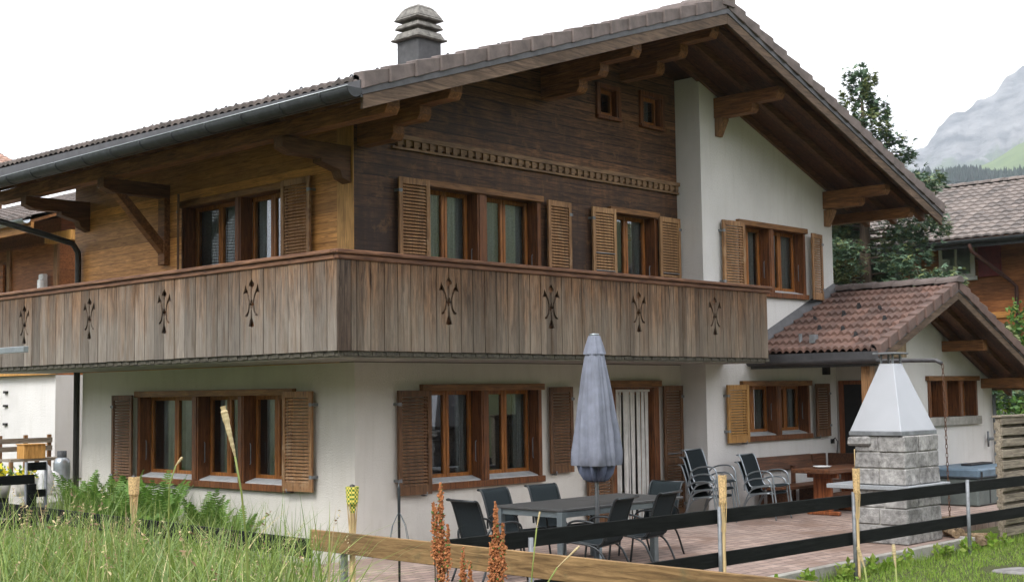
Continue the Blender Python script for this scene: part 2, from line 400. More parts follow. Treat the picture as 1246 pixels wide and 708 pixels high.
# ------------------------------------------------------------------ ground
def gh(x, y):
    def ss(a, b, t): t = max(0, min(1, (t-a)/(b-a))); return t*t*(3-2*t)
    z = -.3
    z += .55*ss(-3.7, -5.6, x)                                   # the meadow lies higher than the terrace
    z += .2*ss(1.0, 5, y)*(1-ss(-3.7, -6.5, x))
    z += .35*ss(6.6, 9, y)*ss(-4, -1.5, x)*(1-ss(4, 9, x))
    d = math.hypot(x, y)
    z += 90*ss(60, 420, -x-.1*y)+ 45*ss(40, 190, -y)*(1-.6*ss(-40, -200, x))             # unseen slopes behind the photographer, raised to block low sky and feed reflections
    if d > 25: z += .6*mnoise.noise(Vector((x*.02, y*.02, 3)))*ss(25, 80, d)
    z -= 8*ss(60, 500, d)*ss(0, 60, x+y)
    return z
def axis(lo, hi, step, far):
    a = [lo+i*step for i in range(int((hi-lo)/step)+1)]; s = step; p = a[-1]; q = a[0]; l_ = []; r_ = []
    while p < far: s *= 1.28; p += s; r_.append(p)
    s = step
    while q > -far: s *= 1.28; q -= s; l_.append(q)
    return [max(v, -far) for v in l_[::-1]]+a+[min(v, far) for v in r_]
g = MB(); xs = axis(-14, 18, .5, 4900); ys = axis(-16, 16, .5, 4900)
g.grid([[(x, y, gh(x, y)) for x in xs] for y in ys])
tag(g.build('ground', M['ground'], smooth=True), kind='structure')

# patio with its kerb (everything 0.15 above the lawn)
p = MB(); p.box((-3.45, -4.85, -.45), (6.75, -.0, ZP)); p.box((6.75, -3.9, -.45), (16, -.0, ZP)); p.box((11, 0, -.45), (16, 3, ZP-.01))
tag(p.build('patio', M['paver']), kind='structure')
p = MB(); x = -3.45
while x < 6.7:
    x1 = min(x+1.0, 6.75); p.box((x, -4.95, -.5), (x1-.012, -4.853, ZP+.012)); x = x1
p.box((6.753, -4.95, -.5), (6.83, -3.9, ZP+.01))
tag(p.build('patio_kerb', M['concrete'], bevel=.008), kind='structure')

# ------------------------------------------------------------------ chalet
XR = 5.55
def zl(x): return 5.276+.328*(x+1.484)
def zr(x): return 7.583-.36*(x-XR)
def zb(x): return zl(x) if x < XR else zr(x)
XL, XRR, YF, YB = -1.55, 12.4, -2.0, 8.4
def twist(x, y): return max(0, .015*(y+2)*max(0, (XR-x)/7.0)) if x < XR else 0
house = thing('chalet', 'large two storey timber and plaster chalet with long wooden balcony and brown tiled roof', 'house', (0, 0, ZP))
RF = ((5.276+.328*1.484-.05, .328), (7.583+.36*XR-.05, -.36))
FR, LF, WH = front(0), leftw(0), front(-.493)
G1 = (1.18, 3.44, .72, 1.98); D1 = (5.14, 6.16, ZP, 1.97)
U1 = (1.25, 3.50, 3.35, 4.72); U2 = (5.2, 6.28, 3.35, 4.72); A1 = (4.9, 5.37, 6.17, 6.66); A2 = (5.98, 6.5, 6.17, 6.7)
w = MB(); wall(w, FR, 0, 6.9, -.45, 2.32, [G1, D1], -.3, 0)
GL = (1.3, 5.1, .72, 1.95)
wall(w, LF, .3, 6.85, -.45, 2.32, [GL], -.3, 0)
w.box((.3, 6.55, -.45), (11, 6.85, 2.32)); w.box((10.7, -.193, -.45), (11, 6.55, 5.0))
w.build('lower_wall', M['plaster_lower'], house)
w = MB(); WU = (7.98, 9.98, 3.56, 4.71); WG = (7.97, 9.98, 1.12, 2.0)
wall(w, WH, 6.9, 11, -.45, 7.2, [WU, WG], -.3, 0, RF)
w.hexa([(6.9, -.193, -.45), (7.15, -.193, -.45), (7.15, .0, -.45), (6.9, .0, -.45)]+[(x, y, zr(x)-.05) for x, y in ((6.9, -.193), (7.15, -.193), (7.15, 0), (6.9, 0))])
w.build('white_gable_wall', M['plaster'], house)
w = MB(); wall(w, FR, 0, 6.9, 2.32, 7.6, [U1, U2, A1, A2], -.3, 0, RF)
w.build('timber_gable_wall', M['dark_timber'], house)
w = MB(); UL = (1.42, 3.9, 2.6, 4.74)
wall(w, LF, .3, 6.85, 2.32, zl(0)-.06, [UL], -.3, 0)
wall(w, front(6.85), .0, 11, 2.32, 7.6, [], -.3, 0, RF)
w.build('timber_side_wall', M['honey_timber'], house)
w = MB(); w.box((-.02, -.006, 2.36), (-.001, .32, 5.6)); w.build('corner_post', M['honey_post'], house, bevel=.004)
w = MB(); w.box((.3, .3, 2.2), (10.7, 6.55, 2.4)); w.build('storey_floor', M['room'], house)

# frieze with its carved teeth
w = MB(); w.mbox(FR, .62, 6.9, 0, .07, 5.265, 5.325); w.mbox(FR, .62, 6.9, 0, .035, 5.20, 5.265); w.mbox(FR, .62, 6.9, 0, .05, 5.135, 5.165)
u = .7
while u < 6.85:
    w.mbox(FR, u, u+.075, 0, .062, 5.165, 5.262); u += .145
w.build('carved_frieze', M['frieze'], house)

# roof -------------------------------------------------------------
def tile_field(mb, y0, y1, xe, xr_, zfun, course, wave, amp=.022, lift=.04, tw=None, n=6, swap=False):
    slope_len = math.hypot(xr_-xe, zfun(xr_)-zfun(xe)); nc = max(1, round(slope_len/course))
    ns = int((y1-y0)/wave*n); sgn = 1
    rows = []
    for c in range(nc):
        for e in (0, 1):
            t = (c+e)/nc; x = xe+(xr_-xe)*t
            row = []
            for i in range(ns+1):
                y = y0+(y1-y0)*i/ns; ph = (y-y0)/wave % 1
                h = amp*(abs(math.sin(math.pi*ph))*1.6-.6)+(lift if e == 0 else .004)
                jit = .004*mnoise.noise(Vector((math.floor((y-y0)/wave/2)*1.7, c*2.3, 0)))
                z = zfun(x)+h+jit+(tw(x, y) if tw else 0)
                xx = x-(.0 if e else 0)
                row.append((y, xx, z) if swap else (xx, y, z))
            rows.append(row)
    # close the eave edge
    rows.insert(0, [(p[0], p[1], p[2]-.05) for p in rows[0]])
    mb.grid(rows)
roof = MB()
tile_field(roof, YF+.03, YB, XL, XR, lambda x: zl(x)+.10, .40, .15, tw=twist)
tile_field(roof, YF+.03, YB, XRR, XR, lambda x: zr(x)+.10, .40, .15)
roof_o = roof.build('roof', M['tile_main'], house)
d = MB()                                                                  # deck under the tiles
for (a, b, f, tw_) in ((XL+.02, XR, zl, twist), (XR, XRR-.02, zr, lambda x, y: 0)):
    d.hexa([(a, YF+.02, f(a)+.0), (b, YF+.02, f(b)+.0), (b, YB, f(b)), (a, YB, f(a)+tw_(a, YB)*.2), (a, YF+.02, f(a)+.05), (b, YF+.02, f(b)+.05), (b, YB, f(b)+.05), (a, YB, f(a)+.05+tw_(a, YB)*.2)])
d.build('soffit_boards', M['soffit'], house)
v = MB(); L = .385
def verge(mb, f, xa, xb, y0, y1, h0, h1, step):                            # stepped verge tiles from the eave xa up to the ridge xb
    n = max(1, round(abs(xb-xa)/step)); s = (xb-xa)/n
    for i in range(n):
        a = xa+s*i; b = a+s*1.04
        b = a+s*1.06; o0, o1 = y0-.022, y0+.012; zj = random.uniform(-.004, .004)
        mb.hexa([(a, o0, f(a)-.012), (b, o1, f(b)), (b, y1, f(b)), (a, y1, f(a)-.012), (a, o0, f(a)+h0+zj), (b, o1, f(b)+h1+.004+zj), (b, y1, f(b)+h1), (a, y1, f(a)+h0+.01)])
verge(v, zl, XL, XR-.05, YF-.03, YF+.14, .185, .155, L)
verge(v, zr, XRR, XR+.05, YF-.03, YF+.14, .185, .155, L)
v.build('verge_tiles', M['verge'], roof_o, bevel=.008)
v = MB(); y = YF-.05; zt = zl(XR)+.13
while y < YB:
    v.prism([(.15*math.cos(t), .13*math.sin(t)) for t in [math.pi*k/8 for k in range(9)]]+[(-.15, -.1), (.15, -.1)][0:2], lambda q, t: (XR+q[0], t, zt+q[1]+(0 if t == y else .02)), y, y+.42); y += .4
v.build('ridge_tiles', M['verge'], roof_o)
v = MB()
for f, a, b in ((zl, XL, XR), (zr, XRR, XR)):                                # dark drip strip and barge board
    v.prism([(a, f(a)-.075), (b, f(b)-.075), (b, f(b)-.003), (a, f(a)-.003)], lambda q, t: (q[0], t, q[1]), YF-.012, YF+.02)
v.build('verge_flashing', M['flashing'], roof_o)
for f, a, b in ((zl, XL+.03, XR), (zr, XRR-.03, XR)):
    v = MB(); v.prism([(a, f(a)-.235), (b, f(b)-.235), (b, f(b)-.077), (a, f(a)-.077)], lambda q, t: (q[0], t, q[1]), YF+.0, YF+.05)
    v.build('barge_board', M['barge'], roof_o, bevel=.005)
# rafters under the overhangs
for yy in (-1.62, -1.05, -.5, .6, 1.3, 2.0, 2.7, 3.4, 4.1, 4.8, 5.5, 6.2, 7.4, 8.2):
    for f, a, b in ((zl, XL+.05, XR-.03), (zr, XRR-.05, XR+.03)):
        if yy > 0: b = a+(1.55 if a < XR else -1.6)
        v = MB(); v.prism([(a, f(a)-.14), (b, f(b)-.14), (b, f(b)-.002), (a, f(a)-.002)], lambda q, t: (q[0], t, q[1]), yy-.05, yy+.05)
        v.build('rafter', M['beam_x'], house, bevel=.004)
# purlins with stepped corbels
def corbel_purlin(x, ztop, steps, yback, wdt=.2, wdt2=None):
    v = MB(); z = ztop
    for i, (ye, h) in enumerate(steps):
        h *= .86
        v.prism([(ye+.05, z-h), (yback, z-h), (yback, z), (ye, z), (ye, z-h*.6)], lambda q, t: (t, q[0], q[1]), x-wdt/2, x+wdt/2); z -= h+.001
    v.build('purlin', M['beam_y'], house, bevel=.006)
corbel_purlin(.15, zl(.05)-.145, ((-1.75, .23), (-1.2, .2), (-.7, .2)), 0)
corbel_purlin(3.68, zl(3.58)-.145, ((-1.75, .25), (-1.15, .2), (-.75, .2)), 0)
corbel_purlin(XR, zl(XR)-.17, ((-1.78, .26), (-1.2, .22), (-.75, .22)), 0)
corbel_purlin(7.4, zr(7.5)-.145, ((-1.75, .22), (-1.25, .17)), -.493)
corbel_purlin(10.8, zr(10.9)-.145, ((-1.75, .2), (-1.25, .17)), -.493)
corbel_purlin(11.7, zr(11.8)-.145, ((-1.75, .2),), YB-.4)
corbel_purlin(-.86, zl(-.96)-.145, ((-1.75, .22),), YB-.3)
for x, n0 in ((7.4, .493), (10.8, .493)):
    v = MB(); zz = zr(x+.1)-.145-.337
    v.prism([(-n0, zz), (-n0-.18, zz), (-n0-.18, zz-.04), (-n0-.05, zz-.3), (-n0, zz-.3)], lambda q, t: (t, q[0], q[1]), x-.08, x+.08)
    v.build('wall_bracket', M['beam_z'], house, bevel=.005)
zc = zl(-.96)-.145-.22                                                       # cantilever arms and braces of the eave purlin
for yy in (.12, 4.38, 6.75):
    v = MB(); v.prism([(.0, zc), (-1.1, zc), (-1.1, zc-.14), (-.95, zc-.2), (.0, zc-.2)], lambda q, t: (q[0], t, q[1]), yy-.09, yy+.09)
    v.build('cantilever_arm', M['beam_x'], house, bevel=.006)
    if yy == 4.38:
        v = MB(); v.prism([(-.09, zc-1.05), (-.09, zc-.85), (-.72, zc-.2), (-.9, zc-.2)], lambda q, t: (q[0], t, q[1]), yy-.07, yy+.07)
        v.box((-.1, yy-.09, zc-1.2), (-.002, yy+.09, zc-.2)); v.build('brace', M['beam_y'], house, bevel=.006)
    else:
        v = MB(); v.prism([(-.002, zc-.2), (-.5, zc-.2), (-.5, zc-.25), (-.2, zc-.33), (-.16, zc-.42), (-.002, zc-.48)], lambda q, t: (q[0], t, q[1]), yy-.09, yy+.09)
        v.build('wall_bracket', M['beam_x'], house, bevel=.006)
# eave fascia, gutter, brackets, downpipe
v = MB(); v.hexa([(XL-.01, YF+.0, zl(XL)-.1), (XL+.02, YF, zl(XL)-.1), (XL+.02, YB, zl(XL)-.1), (XL-.01, YB, zl(XL)-.1), (XL-.01, YF+.0, zl(XL)+.09), (XL+.02, YF, zl(XL)+.09), (XL+.02, YB, zl(XL)+.09+.13), (XL-.01, YB, zl(XL)+.09+.13)])
v.build('eave_flashing', M['flashing'], roof_o)
def half_round(mb, x, z, r, y0, y1, th=.006, seg=12):
    o_ = [(r*math.cos(t), r*math.sin(t)) for t in [math.pi+math.pi*k/seg for k in range(seg+1)]]
    i_ = [(a*(1-th/r), b*(1-th/r)+.001) for a, b in o_][::-1]
    for k in range(seg):
        mb.prism([o_[k], o_[k+1], i_[seg-k-1], i_[seg-k]], lambda q, t: (x+q[0], t, z+q[1]), y0, y1)
gx, gz, gr = XL-.115, zl(XL)-.015, .105
gut = MB(); half_round(gut, gx, gz, gr, YF-.03, YB)
for yc in (YF-.03, YB):
    gut.prism([(gr*math.cos(t), gr*math.sin(t)) for t in [math.pi+math.pi*k/12 for k in range(13)]], lambda q, t: (gx+q[0], t, gz+q[1]), yc-.004, yc+.004)
gut_o = gut.build('gutter', M['gutter'], roof_o)
v = MB(); v.tube([(gx-gr, YF-.035, gz+.004), (gx-gr, YB, gz+.004)], .008, 8); v.build('gutter_rim', M['gutter_rim'], gut_o, True)
k = MB()
yy = YF+.45
while yy < YB:
    k = MB(); pts = [(gx+(gr+.006)*math.cos(t), yy, gz+(gr+.006)*math.sin(t)) for t in [math.pi+math.pi*i/10 for i in range(11)]]
    k.tube(pts, .009, 6); k.build('gutter_bracket', M['gutter'], gut_o, True); yy += .75
v = MB(); v.tube([(gx, 8.1, gz-.09), (gx+.05, 8.05, gz-.22), (-1.45, 7.6, 4.85), (-.6, 7.05, 4.55), (-.16, 6.93, 4.42), (-.075, 6.91, 4.28), (-.07, 6.91, 4.1), (-.07, 6.91, 2.6), (-.07, 6.91, 1), (-.07, 6.91, -.3)], .05, 10)
v.build('downpipe', M['downpipe'], house, True)
# snow guards: wire hooks standing in rows near the eave and along the verge
def guard(mb, x, y, f, tw_=None):
    z = f(x)+.11+(tw_(x, y) if tw_ else 0); s = 1 if f is zl else -1
    mb.tube([(x-.05*s, y-.05, z), (x-.01*s, y-.02, z+.085), (x+.0*s, y+.01, z+.095), (x-.05*s, y+.055, z)], .009, 5)
for yy in (-1.35, .1, 1.5, 3.1, 5.2):
    for q in range(4):
        k = MB(); guard(k, -.75+.02*q, yy+q*.26, zl, twist); k.build('snow_guard', M['wire'], roof_o, True)
for x in (.3, 1.2, 2.15, 3.1, 4.05):
    k = MB(); guard(k, x, YF+.55, zl, twist); k.build('snow_guard', M['wire'], roof_o, True)
# chimney
c0 = (3.9, 3.0); zc0 = zl(c0[0])
ch = MB(); ch.box((c0[0]-.26, c0[1]-.26, zc0-.2), (c0[0]+.26, c0[1]+.26, 7.73)); cho = ch.build('chimney', M['chim'], roof_o, bevel=.01)
cp = MB()
def frus(mb, cx_, cy_, z0, z1, a0, a1):
    mb.hexa([(cx_-a0, cy_-a0, z0), (cx_+a0, cy_-a0, z0), (cx_+a0, cy_+a0, z0), (cx_-a0, cy_+a0, z0), (cx_-a1, cy_-a1, z1), (cx_+a1, cy_-a1, z1), (cx_+a1, cy_+a1, z1), (cx_-a1, cy_+a1, z1)])
frus(cp, *c0, 7.731, 7.77, .34, .34); frus(cp, *c0, 7.771, 7.88, .31, .26); frus(cp, *c0, 7.93, 8.02, .30, .25); frus(cp, *c0, 8.07, 8.11, .30, .30); frus(cp, *c0, 8.111, 8.27, .29, .2); frus(cp, *c0, 8.271, 8.34, .2, .12)
frus(cp, *c0, 7.88, 8.07, .2, .2)
cp.build('chimney_cap', M['chim_cap'], cho, bevel=.015)

# balcony ------------------------------------------------------------
BX, BY, BZ = -1.35, -1.349, 2.40
bal = MB(); bal.box((BX+.06, BY+.06, 2.33), (7.4, -.001, 2.47)); bal.box((BX+.06, -.001, 2.33), (-.001, 8.0, 2.47))
bal_o = bal.build('balcony', M['concrete'], house)
e = MB(); e.box((BX+.03, BY+.03, 2.345), (7.44, BY+.06, 2.43)); e.box((BX+.03, BY+.06, 2.345), (BX+.06, 8.0, 2.43))
u = BX+.1
while u < 7.4:
    e.box((u, BY+.021, 2.353), (u+.12, BY+.03, 2.40)); u += .21
u = BY+.1
while u < 8:
    e.box((BX+.021, u, 2.353), (BX+.03, u+.12, 2.40)); u += .21
e.build('mossy_edge', M['moss'], bal_o)
def prof(z):                                            # half width of the centre cut at height z (relative to the ornament's middle)
    P = [(-.34, .005), (-.285, .005), (-.268, .056), (-.235, .046), (-.17, .018), (-.06, .010), (-.045, .02), (0, .034), (.045, .017), (.06, .009), (.15, .012), (.205, .026), (.222, .054), (.25, .05), (.28, .022), (.305, .005), (.34, .005)]
    return P
def curl(s):                                            # side cut, s = +1 right board
    return [(s*(a+.006), b) for a, b in [(.052, .02), (.064, .08), (.09, .125), (.11, .142), (.162, .128), (.142, .175), (.122, .245), (.102, .2), (.07, .155), (.044, .1), (.026, .04), (.024, -.03), (.038, -.095), (.07, -.145), (.115, -.156), (.126, -.13), (.095, -.12), (.07, -.085), (.056, -.04)]]
def inpoly(p, poly):
    c = False; j = len(poly)-1
    for i in range(len(poly)):
        a, b = poly[i], poly[j]
        if (a[1] > p[1]) != (b[1] > p[1]) and p[0] < (b[0]-a[0])*(p[1]-a[1])/(b[1]-a[1])+a[0]: c = not c
        j = i
    return c
def board_poly(mb, outer, hole, fn, th):
    V = [Vector(q) for q in outer+hole]; n, h = len(outer), len(hole)
    E_ = [(i, (i+1) % n) for i in range(n)]+[(n+i, n+(i+1) % h) for i in range(h)]
    vs, es, fs, *_ = delaunay_2d_cdt(V, E_, [], 0, 1e-5)
    keep = []
    for f in fs:
        c = (sum(vs[i][0] for i in f)/len(f), sum(vs[i][1] for i in f)/len(f))
        if inpoly(c, outer) and not inpoly(c, hole): keep.append(tuple(f))
    N = len(vs); P = [fn(v[0], v[1], 0) for v in vs]+[fn(v[0], v[1], th) for v in vs]
    F_ = keep+[tuple(i+N for i in f)[::-1] for f in keep]
    cnt = {}
    for f in keep:
        for i in range(len(f)):
            a, b = f[i], f[(i+1) % len(f)]; cnt[(a, b)] = 1
    for (a, b) in cnt:
        if (b, a) not in cnt: F_.append((b, a, a+N, b+N))
    mb.add(P, F_)
ZB0, ZB1, OZ = 2.405, 3.47, 3.02
def cladding(mb, fn, u0, u1, wd, centres):
    done = []
    for c in centres:
        for s in (-1, 1):
            side = [(c+s*a, OZ+z) for z, a in prof(0)]
            side = [(c+s*.006, ZB0)]+side+[(c+s*.006, ZB1)]
            outer = side+[(c+s*(wd-.006), ZB1), (c+s*(wd-.006), ZB0)]
            hole = [(c+a, OZ+b) for a, b in curl(s)]
            board_poly(mb, outer, hole, fn, .024)
        done.append((c-wd, c+wd))
    k0 = centres[0]; i = int((u0-k0)/wd)-1
    while k0+i*wd < u1:
        a, b = k0+i*wd, k0+(i+1)*wd; i += 1
        m_ = (a+b)/2
        if any(p < m_ < q for p, q in done): continue
        a, b = max(a, u0), min(b, u1)
        if b-a < .03: continue
        o_ = random.uniform(0, .003)
        mb.hexa([fn(*q) for q in ((a+.006, ZB0+random.uniform(0, .006), o_), (b-.006, ZB0+random.uniform(0, .006), o_), (b-.006, ZB0, .024), (a+.006, ZB0, .024), (a+.006, ZB1, o_), (b-.006, ZB1, o_), (b-.006, ZB1, .024), (a+.006, ZB1, .024))])
cf = MB(); cladding(cf, lambda u, z, n: (u, BY+n, z), BX+.185, 7.44, .2075, [.372, 2.24, 4.107, 5.974])
cf.build('front_cladding', M['balc_front'], bal_o)
cs = MB(); cladding(cs, lambda u, z, n: (BX+n, u, z), BY+.026, 8.0, .243, [.315, 2.26, 4.205, 6.15])
cs.build('side_cladding', M['balc_side'], bal_o)
cb = MB(); cb.box((BX+.001, BY-.001, ZB0), (BX+.18, BY+.023, ZB1)); cb.build('corner_board', M['balc_dark'], bal_o)
for (a, b, mt) in (((BX-.05, BY-.05, ZB1+.035), (7.53, BY+.09, ZB1+.085), 'handrail_x'), ((BX-.05, BY+.092, ZB1+.035), (BX+.09, 8.0, ZB1+.085), 'handrail_y')):
    h = MB(); h.box(a, b)
    if mt == 'handrail_x': h.box((BX-.02, BY-.02, ZB1-.03), (7.5, BY+.06, ZB1+.033))
    else: h.box((BX-.02, BY+.062, ZB1-.03), (BX+.06, 8.0, ZB1+.033))
    h.build('handrail', M[mt], bal_o, bevel=.012)
for xx in (0, 1.9, 3.8, 5.6, 7.38):                                         # posts and rails behind the boards
    h = MB(); h.box((xx, BY+.03, 2.47), (xx+.08, BY+.1, ZB1-.03)); h.build('baluster_post', M['beam_z'], bal_o)
for z in (2.75, 3.25):
    h = MB(); h.box((BX+.03, BY+.026, z-.04), (7.42, BY+.05, z+.04)) if z > 3.2 else h.box((BX+.03, BY+.026, 2.5), (7.42, BY+.05, 2.6)); h.build('backing_rail', M['beam_x'], bal_o)
h = MB(); h.box((BX+.2, BY+.052, 2.62), (7.4, BY+.07, ZB1-.1)); h.box((BX+.052, BY+.1, 2.62), (BX+.07, 7.95, ZB1-.1)); h.build('dark_cutout_backing', M['soffit'], bal_o)  # dark sheets added behind the boards so the cut-outs look shaded
h = MB(); h.box((7.416, BY+.03, ZB0), (7.44, -.5, ZB1)); h.build('end_cladding', M['balc_front'], bal_o)

# windows --------------------------------------------------------------
def window(mp, openings, z0, z1, depth=.17, fwid=.055, sill=.09, casing='frame_dark', lmat='lintel', sashes=2, curtain='curtain', parent=house, reveal=True, stay=True, drip=True, hood=True, pname='window', gap=(.1, .34)):
    u0, u1 = openings[0][0], openings[-1][1]
    c = MB(); pr = .028
    for i, (a, b) in enumerate(openings):                                   # reveals, boards standing in the wall opening
        c.mbox(mp, a-.03, a, -depth, pr, z0, z1); c.mbox(mp, b, b+.03, -depth, pr, z0, z1)
        if i: 
            pa = openings[i-1][1]; c.mbox(mp, pa+.031, a-.031, -depth, pr+.012, z0, z1)
    c.mbox(mp, u0-.03, u1+.03, -depth, -.0, z1, z1+.03)
    c.mbox(mp, u0-.08, u0-.032, -.01, pr-.006, z0, z1); c.mbox(mp, u1+.032, u1+.08, -.01, pr-.006, z0, z1)
    w_o = c.build(pname, M[casing], parent, bevel=.003)
    if hood:
        l_ = MB(); l_.mbox(mp, u0-.16, u1+.1, -.0, .075, z1-.005, z1+.085); l_.build('lintel', M[lmat], w_o, bevel=.006)
    if sill:
        l_ = MB(); l_.mbox(mp, u0-.1, u1+.1, -.02, .065, z0-sill, z0-.002); l_.build('sill', M[casing], w_o, bevel=.006)
    for a, b in openings:
        n = sashes; sw = (b-a)/n
        if drip:
            l_ = MB(); l_.hexa([mp(*q) for q in ((a+.002, -depth, z0), (b-.002, -depth, z0), (b-.002, .0, z0), (a+.002, .0, z0), (a+.002, -depth, z0+.06), (b-.002, -depth, z0+.06), (b-.002, .0, z0+.012), (a+.002, .0, z0+.012))])
            l_.build('drip_sill', M['drip'], w_o)
        for k in range(n):
            p, q = a+sw*k, a+sw*(k+1); d0, d1 = -depth-.055, -depth; zz = z0+(.035 if drip else 0)
            s = MB(); s.mbox(mp, p+.004, p+fwid, d0, d1, zz, z1); s.mbox(mp, q-fwid, q-.004, d0, d1, zz, z1)
            s.mbox(mp, p+fwid, q-fwid, d0, d1, zz, zz+.075); s.mbox(mp, p+fwid, q-fwid, d0, d1, z1-.06, z1)
            s_o = s.build('sash', M['frame'], w_o, bevel=.004)
            g_ = MB(); g_.add([mp(p+fwid-.008, -depth-.03, zz+.06), mp(q-fwid+.008, -depth-.03, zz+.06), mp(q-fwid+.008, -depth-.03, z1-.05), mp(p+fwid-.008, -depth-.03, z1-.05)], [(0, 1, 2, 3) if mp(1, 0, 0)[0] else (3, 2, 1, 0)])
            g_.build('pane', M['glass'], w_o)
            if curtain:
                if curtain == 'sides': segs = [(p+.02, p+sw*.42)] if k == 0 else [(q-sw*.42, q-.02)]
                elif curtain == 'mid': segs = [(p+sw*.28, q-.02)] if k == 0 else [(p+.02, q-sw*.28)]
                else: segs = [(p+.02, q-.02)]
                for ca, cbb in segs:
                    cu = MB(); rows = []
                    for zz2 in (z0+.05, (z0+z1)/2, z1-.03):
                        rows.append([mp(ca+(cbb-ca)*i/24, -depth-.11+.022*math.sin(i*1.25+ca*9)+.008*math.sin(i*2.9), zz2) for i in range(25)])
                    cu.grid(rows); cu.build('curtain', M['curtain_d' if curtain == 'mid' else 'curtain'], w_o, True)
        if stay:
            t = MB(); t.tube([mp(b-.006, -depth*.45, z0+.25), mp(b-.02, -depth*.45, z0+.27), mp(b-.02, -depth*.45, z0+.52), mp(b-.006, -depth*.45, z0+.54)], .007, 6); t.build('shutter_stay', M['steel'], w_o, True)
    r = MB(); r.mbox(mp, u0-.1, u1+.1, -depth-.5, -depth-.45, z0-.1, z1+.1); r.build('painted_room_shade', M['room'], w_o)  # dark sheet stands in for the shaded depth of the room
    return w_o

def shutter(mp, u0, u1, z0, z1, n0, mat, hinge, parent=house, angle=None, bars=False, swing=0, fullh=False):
    """louvred leaf; mp maps (u, n, z); hinge 'l'/'r' is the side of the strap and wall pin; swing tilts the free edge outward"""
    th = .035; st = .065
    def q(u, n, z):
        t = (u-u0)/(u1-u0) if hinge == 'l' else (u1-u)/(u1-u0)
        return mp(u, n+swing*t, z)
    s = MB(); s.mbox(q, u0, u0+st, n0, n0+th, z0, z1); s.mbox(q, u1-st, u1, n0, n0+th, z0, z1)
    s.mbox(q, u0+st, u1-st, n0, n0+th, z0, z0+.11); s.mbox(q, u0+st, u1-st, n0, n0+th, z1-.085, z1)
    n = int((z1-z0-.2)/.043); a = (z1-z0-.195)/n
    for i in range(n):
        z = z0+.11+a*i
        s.hexa([q(*p) for p in ((u0+st, n0+.026, z), (u1-st, n0+.026, z), (u1-st, n0+.033, z+.004), (u0+st, n0+.033, z+.004), (u0+st, n0+.002, z+.032), (u1-st, n0+.002, z+.032), (u1-st, n0+.009, z+.037), (u0+st, n0+.009, z+.037))])
    if fullh: s.mbox(q, u0+st, u1-st, n0, n0+th, (z0+z1)/2-.2, (z0+z1)/2-.13)
    o = s.build('shutter', mat, parent, bevel=.003)
    ue = u0 if hinge == 'l' else u1; sg = 1 if hinge == 'l' else -1
    for z in (z0+.17, z1-.2):
        h = MB(); h.mbox(q, min(ue, ue+sg*.05), max(ue, ue+sg*.05), n0+th+.001, n0+th+.006, z, z+.045); h.mbox(mp, ue-sg*.012-.006, ue-sg*.012+.006, 0, n0+th+.01, z+.005, z+.04)
        h.build('hinge', M['steel'], o)
    uf = u1-.12 if hinge == 'l' else u0+.07
    h = MB(); h.tube([mp(uf+.03, .0, z0-.02), mp(uf+.03, n0+.05, z0-.02), mp(uf+.03, n0+.06, z0+.03)], .011, 6); h.build('shutter_catch', M['steel'], o, True)
    if bars:
        for zz in bars:
            h = MB(); h.mbox(q, u0+st-.01, u1-st+.01, n0+th+.001, n0+th+.007, zz, zz+.014); h.build('cross_strip', M['steel'], o)
    return o

W1 = [(1.26, 2.235), (2.38, 3.40)]
window(FR, W1, .72, 1.95, curtain='sides')
shutter(FR, .66, 1.22, .60, 1.955, .05, M['shut_dark'], 'l', swing=.03)
shutter(FR, 3.60, 4.12, .735, 1.985, .04, M['shut_dark'], 'r', swing=.01)
window(FR, [(1.30, 2.20), (2.39, 3.44)], 3.38, 4.69, curtain='full')
shutter(FR, .70, 1.235, 3.33, 4.76, .05, M['shut_mid'], 'l', swing=.02)
shutter(FR, 3.60, 4.14, 3.33, 4.73, .05, M['shut_mid'], 'r', swing=.02)
window(FR, [(5.24, 6.24)], 3.38, 4.69, curtain='sides')
shutter(FR, 4.635, 5.185, 3.33, 4.73, .05, M['shut_light'], 'l', swing=.015, bars=(3.75, 4.02))
shutter(FR, 6.30, 6.87, 3.33, 4.72, .05, M['shut_light'], 'r', swing=.015, bars=(3.8,))
for (a, b, c_, d_) in (A1, A2):
    window(FR, [(a+.04, b-.04)], c_+.03, d_-.03, .07, sashes=1, curtain=None, stay=False, drip=False, casing='frame_dark', hood=False, sill=.06, fwid=.04)
    w = MB(); w.mbox(FR, a-.06, b+.06, 0, .05, d_-.03, d_+.04); w.mbox(FR, a-.06, a+.01, 0, .045, c_+.03, d_-.03); w.mbox(FR, b-.01, b+.06, 0, .045, c_+.03, d_-.03); w.build('window_trim', M['frame_dark'], house, bevel=.004)
# right, white block
window(WH, [(8.02, 8.83), (8.98, 9.94)], 3.58, 4.68, curtain='full')
shutter(WH, 7.37, 7.95, 3.50, 4.71, .05, M['shut_mid'], 'l', swing=.05)
shutter(WH, 10.05, 10.50, 3.50, 4.69, .06, M['shut_mid'], 'r', swing=.06)
window(WH, [(8.01, 8.93), (9.08, 9.94)], 1.13, 1.97, curtain='sides')
shutter(WH, 7.39, 7.965, 1.04, 1.99, .05, M['shut_honey'], 'l', swing=.03)
shutter(WH, 10.10, 10.62, 1.06, 2.0, .05, M['shut_dark'], 'r', swing=.03)
